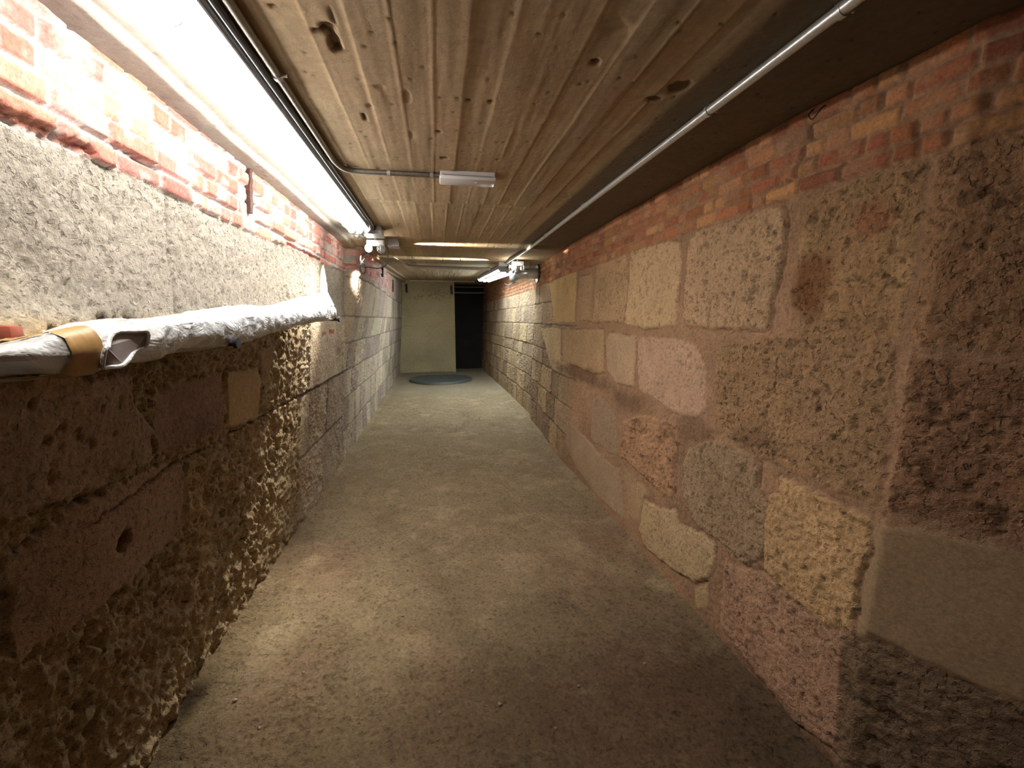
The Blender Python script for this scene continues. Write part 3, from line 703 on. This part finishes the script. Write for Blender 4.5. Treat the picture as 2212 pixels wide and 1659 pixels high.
# ------------------------------------------------------------------ lamps
ZC = CAM_H + 0.735
def lamp(name, x, y0, y1, side, zc0, zc1, tube_mat, label, tx, tdz, shield=False):
    """long twin-tube ceiling luminaire: channel housing on the ceiling, tubes in rings slung under it on its wall side"""
    t = empty(name, (x, y0, zc0), label, 'lamp')
    def zz(y): return zc0 + (zc1 - zc0) * (y - y0) / (y1 - y0)
    def prism(sec, ya, yb, nm, mat):
        bm = bmesh.new()
        a = [bm.verts.new((x + side * dx, ya, zz(ya) + dz)) for dx, dz in sec]
        b = [bm.verts.new((x + side * dx, yb, zz(yb) + dz)) for dx, dz in sec]
        n = len(sec)
        for k in range(n): bm.faces.new((a[k], a[(k + 1) % n], b[(k + 1) % n], b[k]))
        bm.faces.new(a[::-1]); bm.faces.new(b)
        bmesh.ops.recalc_face_normals(bm, faces=bm.faces)
        return link_bm(nm, bm, mat, t, False)
    # section: dx is measured towards the wall
    prism([(0, -0.002), (0.0, -0.028), (0.006, -0.032), (0.13, -0.032), (0.135, -0.002)], y0, y1, 'housing', M_GREY)
    prism([(-0.004, -0.03), (-0.006, -0.050), (-0.002, -0.052), (0.004, -0.034)], y0 + 0.02, y1 - 0.02, 'reflector_lip', M_GREY)
    for i, dx in enumerate(tx):
        bm = bmesh.new()
        A = (x + side * dx, y0 + 0.05, zz(y0) + tdz); B = (x + side * dx, y1 - 0.04, zz(y1) + tdz)
        acyl(bm, A, B, 0.019, 20)
        link_bm('tube', bm, tube_mat, t)
        for yy in ((y0 + 0.02), (y1 - 0.055)):
            bm = bmesh.new(); acyl(bm, (A[0], yy, zz(yy) + tdz), (A[0], yy + 0.045, zz(yy) + tdz), 0.024, 20)
            link_bm('end_cap', bm, M_WHITE, t)
        if shield:
            sec = [(dx + rr * math.cos(a), tdz + rr * math.sin(a)) for rr, aa in ((0.0275, np.linspace(1.9, -0.75, 9)), (0.0255, np.linspace(-0.75, 1.9, 9))) for a in aa]
            prism(sec, y0 + 0.03, y1 - 0.03, 'tube_shield', M_GREY)
        n = 5
        for k in range(n):
            bm = bmesh.new(); yy = y0 + (y1 - y0) * (k + 0.5) / n
            atube(bm, [(A[0] + 0.023 * math.cos(a * PI / 8), yy, zz(yy) + tdz + 0.023 * math.sin(a * PI / 8)) for a in range(17)], 0.0016, 6, False)
            link_bm('wire_ring', bm, M_GALV, t)
    for yy in (y0, y1 - 0.006):
        sec = [(-0.012, 0.0), (-0.012, -0.060), (0.02, -0.095), (0.12, -0.095), (0.13, -0.06), (0.13, 0.0)]
        prism(sec, yy, yy + 0.006, 'end_plate', M_GREY)
    return t
lamp('ceiling_lamp', -0.499, 0.90, 3.56, -1, ZC, ZC, M_TUBE_L, 'long lit ceiling lamp glaring white over the bricks of the left wall', (0.060, 0.118), -0.074)
lamp('ceiling_lamp', 0.85, 6.0, 9.1, 1, ZC + 0.0, ZC + 0.135, M_TUBE_R, 'lit bluish twin-tube ceiling lamp beside the steel duct on the right', (0.12, 0.21), -0.085, True)

# twin lamp heads hanging at the lamps' ends
def head(x, y, z, label, lit_first=True, sgn=1):
    t = empty('twin_lamp_head', (x, y, z), label, 'lamp')
    bm = bmesh.new(); abox(bm, (x - 0.075, y - 0.03, z - 0.045), (x + 0.075, y + 0.05, z), 0.004); link_bm('housing', bm, M_GREY, t, False)
    for k, dx in enumerate((-0.055 * sgn, 0.055 * sgn)):
        c = Vector((x + dx, y - 0.045 - 0.03 * k, z - 0.075 - 0.01 * k))
        bm = bmesh.new(); acyl(bm, c + Vector((0, 0.0, 0)), c + Vector((0, 0.09, 0)), 0.022, 18); link_bm('socket', bm, M_GREY, t)
        bm = bmesh.new(); bmesh.ops.create_uvsphere(bm, u_segments=20, v_segments=12, radius=0.030 if k == 0 else 0.024, matrix=Matrix.Translation(c) @ Matrix.Diagonal((1, 1, 1 if k == 0 else 1.5, 1)))
        link_bm('bulb', bm, M_BULB if k == 0 else M_GLASS, t)
        bm = bmesh.new()
        atube(bm, [c + Vector((0.032 * math.cos(a * PI / 8), 0.0, 0.036 * math.sin(a * PI / 8))) for a in range(17)], 0.002, 6, False)
        atube(bm, [c + Vector((0.0, -0.034 * math.cos(a * PI / 8 - PI / 2), 0.038 * math.sin(a * PI / 8 - PI / 2))) for a in range(9)], 0.002, 6)
        link_bm('guard', bm, M_GALV, t)
    bm = bmesh.new(); acyl(bm, (x, y, z - 0.02), (x, y, z + 0.075), 0.012, 12); link_bm('stem', bm, M_GREY, t)
    return t
head(-0.53, 4.15, ZC - 0.035, 'twin lamp head with one lit globe hanging behind the long left lamp')
head(-0.60, 0.80, ZC - 0.02, 'twin lamp head at the near end of the long left lamp')

def junction(name, x0, x1, y0, y1, z0, z1, label, gl=True):
    t = empty(name, ((x0 + x1) / 2, y0, z1), label, 'junction box')
    bm = bmesh.new(); abox(bm, (x0, y0, z0), (x1, y1, z1), 0.003); link_bm('body', bm, M_GREY, t, False)
    bm = bmesh.new(); abox(bm, (x0 - 0.006, y0 - 0.004, z0 - 0.006), (x1 + 0.006, y1 + 0.004, z0 + 0.004), 0.002); link_bm('lid', bm, M_GREY, t, False)
    if gl:
        bm = bmesh.new(); acyl(bm, ((x0 + x1) / 2 + 0.01, y0 - 0.05, (z0 + z1) / 2 + 0.008), ((x0 + x1) / 2 + 0.01, y0 + 0.006, (z0 + z1) / 2 + 0.008), 0.017, 14); link_bm('cable_gland', bm, M_BLACK, t)
    return t
junction('junction_box', -0.56, -0.425, 3.70, 3.90, ZC - 0.055, ZC, 'grey junction box where the dark conduit ends on the left lamp')
junction('junction_box', -0.43, -0.345, 4.24, 4.40, ZC - 0.06, ZC, 'smaller grey box beside the bright streak on the ceiling', False)
junction('junction_box', 0.79, 0.90, 5.60, 5.76, ZC - 0.055, ZC, 'grey box where the long bare conduit meets the right lamp', False)
head(0.99, 5.38, ZC - 0.03, 'twin lamp head with one lit globe hanging before the right lamp', True, 1)

def slot_light(loc, direction, size, spread, power, col=(1, 0.93, 0.80)):
    l = bpy.data.lights.new('lamp_gap_light', 'AREA'); l.shape = 'RECTANGLE'; l.size, l.size_y = size
    l.spread = math.radians(spread); l.energy = power; l.color = col
    o = bpy.data.objects.new('lamp_gap_light', l); COL.objects.link(o); o.location = loc
    o.rotation_euler = Vector(direction).to_track_quat('-Z', 'Y').to_euler()
    return o
slot_light((-0.335, 4.40, ZC - 0.05), (1, 0.0, 0.10), (0.05, 0.02), 13, SLOT_W)
slot_light((0.78, 5.42, ZC - 0.05), (-1, 0.0, 0.10), (0.05, 0.02), 12, SLOT_W, (1, 0.95, 0.86))
slot_light((-0.62, 3.72, ZC - 0.07), (-0.55, 0.10, -0.75), (0.05, 0.03), 24, SLOT_W * 1.2)
slot_light((-0.68, 4.30, ZC - 0.08), (-0.16, 0.60, -0.62), (0.035, 0.02), 26, SLOT_W * 0.55)

def spot(loc, direction, cone, power, blend=0.5, col=(1, 0.90, 0.74)):
    l = bpy.data.lights.new('lamp_head_spot', 'SPOT'); l.energy = power; l.spot_size = math.radians(cone); l.spot_blend = blend
    l.color = col; l.shadow_soft_size = 0.012
    o = bpy.data.objects.new('lamp_head_spot', l); COL.objects.link(o); o.location = loc
    o.rotation_euler = Vector(direction).to_track_quat('-Z', 'Y').to_euler()
spot((-0.585, 4.02, ZC - 0.105), (-0.16, -0.80, -0.60), 52, 280, 0.95)
spot((-0.60, 0.86, ZC - 0.10), (-0.22, 0.16, -0.95), 60, 22, 0.8)
# ------------------------------------------------------------------ conduits
def conduit(name, pts, r, mat, label, clips, brad=0.05):
    t = empty(name, pts[0], label, 'conduit')
    bm = bmesh.new(); atube(bm, smooth_path(pts, brad), r, 14); link_bm('pipe', bm, mat, t)
    for p, ax in clips:
        p = Vector(p); bm = bmesh.new()
        d = Vector((0, 1, 0)) if ax == 'y' else Vector((1, 0, 0)); s = Vector((1, 0, 0)) if ax == 'y' else Vector((0, 1, 0))
        acyl(bm, p - d * 0.008, p + d * 0.008, r + 0.003, 16)
        acyl(bm, p + Vector((0, 0, 0)), p + Vector((0, 0, ZC - p.z + 0.004)), 0.004, 8)
        acyl(bm, p + s * (r + 0.002), p + s * (r + 0.016), 0.0045, 8)
        link_bm('clip', bm, M_GALV, t)
    return t
conduit('dark_conduit', [(-0.484, 0.6, ZC - 0.015), (-0.482, 3.52, ZC - 0.015), (-0.482, 3.66, ZC - 0.028)], 0.013, M_DCOND,
        'black conduit running tight along the left lamp housing into the grey box', [])
cz = ZC - 0.017
conduit('bent_conduit', [(-0.455, 0.6, cz), (-0.450, 1.51, cz), (-0.450, 2.23, cz), (-0.418, 2.335, cz), (0.03, 2.335, cz)], 0.0125, M_OLDC,
        'thin brown conduit bending from the left lamp to the white emergency light', [((-0.452, 1.50, cz), 'y'), ((-0.22, 2.335, cz), 'x'), ((-0.01, 2.335, cz), 'x')], 0.06)
cz = ZC - 0.022
conduit('long_conduit', [(0.948, 0.3, cz), (0.938, 2.8, cz), (0.935, 4.6, cz), (0.875, 5.62, cz)], 0.0155, M_GALV,
        'long bare steel conduit running the length of the ceiling on the right', [((0.9475, 0.975, cz), 'y'), ((0.9435, 1.475, cz), 'y'), ((0.938, 2.77, cz), 'y'), ((0.936, 3.75, cz), 'y')], 0.3)
# coupling on the long conduit
cz = ZC - 0.035
conduit('cross_conduit', [(-0.41, 6.12, ZC + 0.01), (-0.36, 5.98, cz - 0.01), (0.10, 6.02, cz - 0.012), (0.73, 6.06, cz - 0.012)], 0.021, M_GALV,
        'bright steel conduit crossing the ceiling over to the right lamp', [], 0.08)
bm = bmesh.new(); acyl(bm, (-0.362, 6.0, ZC - 0.03), (-0.362 - 0.17, 5.05, ZC - 0.012), 0.003, 8)
props(link_bm('thin_wire', bm, M_WHITE), 'thin pale wire running from the left lamp cluster to the cross conduit', 'wire')
for v, lab, z, r in ((620, 'thin grey pipe high across the dark alcove, upper of two', 0, 0.016), (632, 'thicker grey pipe high across the dark alcove, lower of two', 0, 0.026)):
    a = on_y(988 if v == 632 else 998, v, 12.5); b = on_y(1052 if v == 632 else 1015, v, 12.5)
    bm = bmesh.new(); acyl(bm, (AX - 0.01, 12.5, a[2]), (1.45, 12.5, a[2]), r, 16)
    props(link_bm('alcove_pipe', bm, simple('alcove_pipe_grey', (0.22, 0.21, 0.21), 0.5, 0.3)), lab, 'pipe')

# ------------------------------------------------------------------ emergency light on the ceiling
t = empty('emergency_light', (0.17, 2.30, ZC), 'white rectangular emergency light box on the board-marked ceiling', 'emergency light')
bm = bmesh.new(); abox(bm, (0.032, 2.30, ZC - 0.022), (0.308, 2.405, ZC + 0.004), 0.004); link_bm('base', bm, M_WHITE, t, False)
def diff_mat():
    m = simple('opal_diffuser', (0.72, 0.69, 0.68), 0.25, 0, 0.02, 10, 0); return m
bm = bmesh.new(); abox(bm, (0.028, 2.297, ZC - 0.040), (0.312, 2.409, ZC - 0.020), 0.007); link_bm('diffuser', bm, diff_mat(), t, True)
bm = bmesh.new(); abox(bm, (0.045, 2.294, ZC - 0.0225), (0.295, 2.298, ZC - 0.0195)); link_bm('seam', bm, simple('seam_grey', (0.25, 0.24, 0.24), 0.6), t, False)
bm = bmesh.new(); acyl(bm, (0.215, 2.34, ZC - 0.043), (0.215, 2.34, ZC - 0.039), 0.006, 12); link_bm('indicator', bm, M_WHITE, t)

# ------------------------------------------------------------------ steel duct with its wall flange
fxw = rx_(5.85, ZC - 0.1)
t = empty('ventilation_duct', (fxw, 5.88, ZC - 0.12), 'shiny steel duct elbow leaving the right wall through a dark round flange', 'duct')
dz = ZC - 0.118
bm = bmesh.new(); acyl(bm, (fxw - 0.035, 5.88, dz), (fxw - 0.015, 5.88, dz), 0.115, 40); link_bm('flange', bm, M_DCOND, t)
bm = bmesh.new()
pth = [(fxw + 0.03, 5.88, dz)] + [(fxw - 0.15 - 0.11 * math.sin(a * PI / 20), 5.88 + 0.11 * (1 - math.cos(a * PI / 20)), dz) for a in range(11)] + [(fxw - 0.26, 6.35, dz - 0.01)]
atube(bm, pth, 0.072, 28); link_bm('elbow_pipe', bm, M_GALV, t)
bm = bmesh.new()
for p0, p1 in (((fxw - 0.075, 5.88, dz), (fxw - 0.06, 5.88, dz)), ((fxw - 0.16, 5.88, dz), (fxw - 0.145, 5.88, dz))): acyl(bm, p0, p1, 0.076, 28)
link_bm('seam_ring', bm, M_GALV, t)

# ------------------------------------------------------------------ cables
def cable(name, pts, r, label, mat=M_BLACK):
    bm = bmesh.new(); atube(bm, spline(pts, 8), r, 8); return props(link_bm(name, bm, mat), label, 'cable')
CY = 4.42
loop = [on_y(*p, CY) for p in [(800, 543), (788, 548), (780, 556), (779, 568), (786, 577), (797, 577), (808, 579), (820, 579), (832, 573), (838, 563), (838, 550), (836, 536), (832, 528)]]
cable('hanging_cable', loop, 0.006, 'black cable drooping in a wide loop beside the left wall under the lamp head')
loop2 = [on_y(*p, CY - 0.03) for p in [(792, 554), (785, 562), (778, 575), (780, 587), (786, 591), (790, 583), (787, 572), (779, 562), (780, 552)]]
cable('hanging_cable', loop2, 0.005, 'small closed loop of black cable at the left end of the drooping cable')
cb = [on_y(*p, 3.85) for p in [(776, 482), (782, 487), (784, 497), (781, 505), (786, 509)]]
cable('lamp_cable', cb, 0.005, 'short black cable curving around the end of the long left lamp')
cr_ = [on_y(*p, 5.52) for p in [(1128, 577), (1134, 582), (1143, 581), (1147, 570), (1142, 562), (1148, 561)]]
cable('lamp_cable', cr_, 0.004, 'thin black cable looping in front of the steel duct')
cr_ = [on_y(*p, 6.3) for p in [(1090, 613), (1098, 616), (1106, 612), (1116, 608), (1122, 604)]]
cable('lamp_cable', cr_, 0.006, 'dark cable slung under the bluish right lamp')
# small tag hanging on a wire loop
pc = on_y(772, 508, 3.80)
bm = bmesh.new(); bmesh.ops.create_uvsphere(bm, u_segments=20, v_segments=12, radius=0.028, matrix=Matrix.Translation(pc) @ Matrix.Diagonal((0.9, 0.6, 1.15, 1)))
t = empty('glass_globe', Vector(pc), 'small clear glass globe in a wire loop beside the left lamp end', 'globe')
link_bm('globe', bm, M_GLASS, t)
bm = bmesh.new(); atube(bm, [Vector(pc) + Vector((0.031 * math.cos(a * PI / 10), 0, 0.036 * math.sin(a * PI / 10))) for a in range(21)], 0.002, 6, False)
atube(bm, spline([Vector(pc) + Vector((0.0, 0, 0.036)), Vector(pc) + Vector((0.02, 0, 0.055)), Vector(pc) + Vector((0.06, 0, 0.068))], 5), 0.003, 6)
link_bm('wire_loop', bm, M_GALV, t)

for px, lab in (((1717, 272), 'small wire hook at the top of the bricks on the right wall'),):
    a = on_y(px[0], px[1], 1.40); bm = bmesh.new(); xw = rx_(1.40, a[2]) - 0.006
    atube(bm, spline([(xw + 0.01, 1.42, ZC - 0.004), (xw - 0.02, 1.42, ZC - 0.03), (xw - 0.022, 1.40, ZC - 0.055), (xw - 0.012, 1.38, ZC - 0.03), (xw + 0.012, 1.38, ZC - 0.012)], 6), 0.0025, 6)
    props(link_bm('wire_hook', bm, M_IRON), lab, 'hook')
# ------------------------------------------------------------------ pegs and the wrapped board on the left wall
def peg(y, z, x1, label, nm='wall_peg', yaw=0.0):
    x0 = lx(y, z) - 0.03
    t = empty(nm, (x0, y, z), label, 'peg')
    bm = bmesh.new(); acyl(bm, (x0, y, z + 0.004), (x1, y + yaw, z), 0.011, 14); link_bm('shaft', bm, M_IRON, t)
    bm = bmesh.new(); acyl(bm, (x1 - 0.004, y + yaw, z), (x1 + 0.008, y + yaw, z), 0.019, 18); link_bm('head', bm, M_IRON, t)
    return t
peg(3.30, CAM_H + 0.0, -0.70, 'black iron peg carrying the far end of the plastic-wrapped board')
peg(1.60, CAM_H - 0.079, -0.675, 'black iron peg poking out under the middle of the plastic-wrapped board')
bm = bmesh.new(); abox(bm, (-0.025, 3.285, 0.0), (0, 3.315, 0.035), 0.004)
bmesh.ops.translate(bm, verts=bm.verts, vec=(-0.715, 0, CAM_H + 0.004))
props(link_bm('cable_tie', bm, M_BLACK), 'small black tie knotted at the tip of the far peg', 'tie')

# cross sections of the wrapped board along the tunnel: y, back z, front-top z, front-bottom z, front x, thickness handled by the three heights
ST = [(0.70, -0.080, -0.050, -0.060, -0.72), (0.80, -0.075, -0.048, -0.064, -0.71), (0.87, -0.072, -0.036, -0.084, -0.70), (0.95, -0.066, -0.022, -0.108, -0.695), (1.02, -0.058, -0.012, -0.108, -0.69),
      (1.10, -0.044, -0.008, -0.098, -0.69), (1.20, -0.014, -0.006, -0.100, -0.69), (1.35, 0.000, 0.000, -0.080, -0.695), (1.55, 0.004, 0.006, -0.085, -0.70), (1.75, 0.028, 0.018, -0.082, -0.70),
      (2.00, 0.055, 0.026, -0.060, -0.70), (2.20, 0.070, 0.034, -0.045, -0.70), (2.40, 0.070, 0.044, -0.025, -0.70), (2.60, 0.085, 0.050, -0.018, -0.70), (2.80, 0.115, 0.060, -0.012, -0.70), (3.00, 0.15, 0.075, -0.002, -0.70), (3.15, 0.18, 0.085, 0.002, -0.71), (3.30, 0.20, 0.09, 0.010, -0.715)]
ST = np.array(ST)
t = empty('wrapped_board', (-0.8, 1.0, CAM_H), 'long board wrapped in clear bubble wrap lying on iron pegs along the left wall', 'wrapped board')
def section(y, inflate=0.0, seed=0.0):
    bz, ft, fb, fx = [np.interp(y, ST[:, 0], ST[:, k]) for k in (1, 2, 3, 4)]
    bx = lx(y, CAM_H + bz) + 0.0 + (-0.76 - lx(y, CAM_H + bz)) * float(sst(2.5, 3.3, y)) ** 1.3
    pts = []
    n1 = 16
    top = [(bx + (fx - bx) * s, bz + (ft - bz) * s) for s in np.linspace(0, 0.93, n1)]
    fm = (ft + fb) / 2; hh = (ft - fb) / 2
    fr = [(fx - 0.012 + (0.020 + 0.01 * hh) * math.cos(a), fm + hh * math.sin(a)) for a in np.linspace(PI / 2, -PI / 2, 9)]
    bot = [(fx - 0.02 + (bx + 0.01 - fx) * s, fb + (min(bz - 0.03, fb + 0.02) - fb) * s) for s in np.linspace(0.05, 1, n1)]
    return [(x, y, CAM_H + z) for x, z in top + fr + bot]
ys = np.arange(0.72, 3.275, 0.010)
S = np.array([section(y) for y in ys])
nS = S.shape[1]
pk = np.arange(nS)[None, :] * 1.0; Yg = S[:, :, 1]
wr = 0.010 * fbm(Yg * 1.0, pk * 0.06, 5, 4, 2.2) + 0.006 * fbm(Yg * 3.2 - pk * 0.10, pk * 0.10, 6, 4, 7.2)
diag = np.abs(np.sin((Yg * 42 + pk * 0.55) + 2.5 * fbm(Yg, pk * 0.1, 4, 2, 9))) ** 3
wr += 0.006 * diag * ((pk > 13) & (pk < 28)) * sst(1.05, 1.25, Yg)
cen = S.mean(1, keepdims=True)
nrm = S - cen; nrm[:, :, 1] = 0; nrm /= np.linalg.norm(nrm, axis=2, keepdims=True) + 1e-9
up_ = np.zeros_like(nrm); up_[:, :16, 2] = 1; up_[:, 25:, 2] = -1; up_[:, 16:25] = nrm[:, 16:25]
endf = sst(0.72, 0.80, Yg) * sst(3.29, 3.2, Yg)
S2 = S + up_ * (wr * (0.3 + 0.7 * endf))[..., None]
# pinch both ends of the film
pinch = (1 - sst(0.70, 0.86, S2[:, :, 1]))[..., None]
S2 = S2 * (1 - 0.55 * pinch) + cen * 0.55 * pinch
S2c = np.concatenate([S2, S2[:, :1]], 1)
kk = int(np.argmin(abs(ys - 0.955)))
for part, mt_, lb_ in ((S2c[kk:], M_WRAP, 'white crumpled bubble wrap'), (S2c[:kk + 1], M_WRAP_THIN, 'loose clear end of the bubble wrap')):
    o = grid_obj('film', part, mt_, flip=False); del o['kind']; o.parent = t; o.matrix_parent_inverse = Matrix.Translation(t.location).inverted()
    o['label'] = lb_
# the board inside
bm = bmesh.new(); prev = None
for y in np.arange(1.0, 3.24, 0.05):
    s = section(y); c = np.mean(s, 0); ring = [bm.verts.new(Vector(c) + (Vector(p) - Vector(c)) * 0.88) for p in (s[0], s[14], s[22], s[-1])]
    if prev:
        for k in range(4): bm.faces.new((prev[k], prev[(k + 1) % 4], ring[(k + 1) % 4], ring[k]))
    else: bm.faces.new(ring)
    prev = ring
bm.faces.new(prev[::-1]); link_bm('board', bm, simple('grey_board', (0.16, 0.15, 0.15), 0.6), t, False)
# ochre tape band round the near end
bm = bmesh.new(); prev = None
for y in np.arange(0.925, 1.000, 0.006):
    i = int(np.argmin(abs(ys - y))); s = S2[i] + up_[i] * 0.006; s = s[2:36]
    yy = np.array(s); yy[:, 1] = y - 0.02 + 0.03 * np.sin(np.linspace(0, PI, len(yy)))
    row = [bm.verts.new(p) for p in yy]
    if prev:
        for k in range(len(row) - 1): bm.faces.new((prev[k], prev[k + 1], row[k + 1], row[k]))
    prev = row
link_bm('tape_band', bm, M_TAPE, t)
# torn open end of the inner sleeve
bm = bmesh.new(); c = Vector((-0.672, 1.062, CAM_H - 0.062)); 
ringo = [c + Vector((0.006 * math.sin(3 * a), 0.072 * math.cos(a) + 0.012 * math.cos(2 * a), (0.034 + 0.010 * math.sin(2 * a + 0.6)) * math.sin(a) + 0.014 * math.cos(a) + 0.005 * math.sin(5 * a))) for a in np.linspace(0, 2 * PI, 33)]
atube(bm, ringo, 0.0045, 8, False); link_bm('sleeve_lip', bm, M_WRAP, t)
bm = bmesh.new(); f = [bm.verts.new(p - Vector((0.002, 0, 0))) for p in ringo[:-1]]; bm.faces.new(f); link_bm('sleeve_mouth', bm, simple('dark_hollow', (0.24, 0.20, 0.19), 0.7), t, False)
# loose film hanging under the near end and under the middle
def sheet(y0, y1, ztop, drop, x0, x1, seed, name='hanging_film'):
    n, m_ = 60, 24; P = np.zeros((n, m_, 3))
    for i in range(n):
        s = i / (n - 1); y = y0 + (y1 - y0) * s
        for j in range(m_):
            q = j / (m_ - 1); dr = drop * math.sin(PI * min(max(s, 0.02), 0.98)) ** 0.7
            P[i, j] = (x0 + (x1 - x0) * q ** 1.3, y, CAM_H + ztop[0] + (ztop[1] - ztop[0]) * s - dr * math.sin(q * PI / 2))
    P[:, :, 0] += 0.012 * fbm(P[:, :, 1], P[:, :, 2], 16, 4, seed)
    o = grid_obj(name, P, M_WRAP_THIN); del o['kind']; o.parent = t; o.matrix_parent_inverse = Matrix.Translation(t.location).inverted(); return o
sheet(0.84, 1.20, (-0.070, -0.085), 0.048, -0.71, -0.86, 4.0)
sheet(1.30, 2.10, (-0.078, -0.055), 0.040, -0.72, -0.84, 8.0)
# red brick end beside the near end of the film
bm = bmesh.new(); p = wall_pts([(4, 740)], -1)[0]
abox(bm, (lx(p[0], p[1]) - 0.03, p[0] - 0.02, p[1] + 0.008), (lx(p[0], p[1]) + 0.035, p[0] + 0.012, p[1] + 0.035), 0.008)
props(link_bm('brick_end', bm, M_RED), 'red brick end jutting from the left wall at the near end of the wrap', 'brick')

# ------------------------------------------------------------------ loose stones on the floor
peb_px = [(1393, 1433), (1078, 1204), (1255, 1068), (1020, 1450), (508, 1515), (972, 1268), (1228, 1145), (930, 1110), (1160, 1090), (1105, 1030), (870, 1330), (1150, 1385), (760, 1400), (1290, 1230),
          (1190, 965), (985, 930), (1035, 905), (900, 985), (820, 1180), (700, 1290), (655, 1450), (1080, 1520), (1340, 1340), (1130, 1260), (880, 1230), (1010, 1060), (1250, 1480), (560, 1570), (1200, 1570), (950, 1540)]
protos = []
for k in range(4):
    bm = bmesh.new(); bmesh.ops.create_icosphere(bm, subdivisions=2, radius=1)
    for v in bm.verts:
        s = 1 + 0.35 * math.sin(v.co.x * 3.1 + k * 2) * math.cos(v.co.y * 2.7 - k) + random.uniform(-0.08, 0.08)
        v.co = Vector((v.co.x * s, v.co.y * s * 0.8, v.co.z * s * 0.62))
    me = bpy.data.meshes.new('pebble'); bm.to_mesh(me); bm.free(); me.materials.append(M_PEB); protos.append(me)
for i, p in enumerate(peb_px):
    q = on_z(*p, 0.0)
    o = bpy.data.objects.new('pebble', protos[i % 4]); COL.objects.link(o)
    s = random.choice((0.005, 0.006, 0.007, 0.009)) * (1.25 if i < 3 else 1)
    o.scale = (s, s, s); o.rotation_euler = (0, 0, random.uniform(0, 6.28))
    iy = int(np.argmin(abs(fy_ - q[1]))); ix = int(np.argmin(abs(fx_ - q[0])))
    o.location = (q[0], q[1], float(hf[iy, ix]) - 0.004 + s * 0.45)
    props(o, 'small loose pebble lying on the dusty earth floor', 'pebble', 'loose pebbles on the floor')
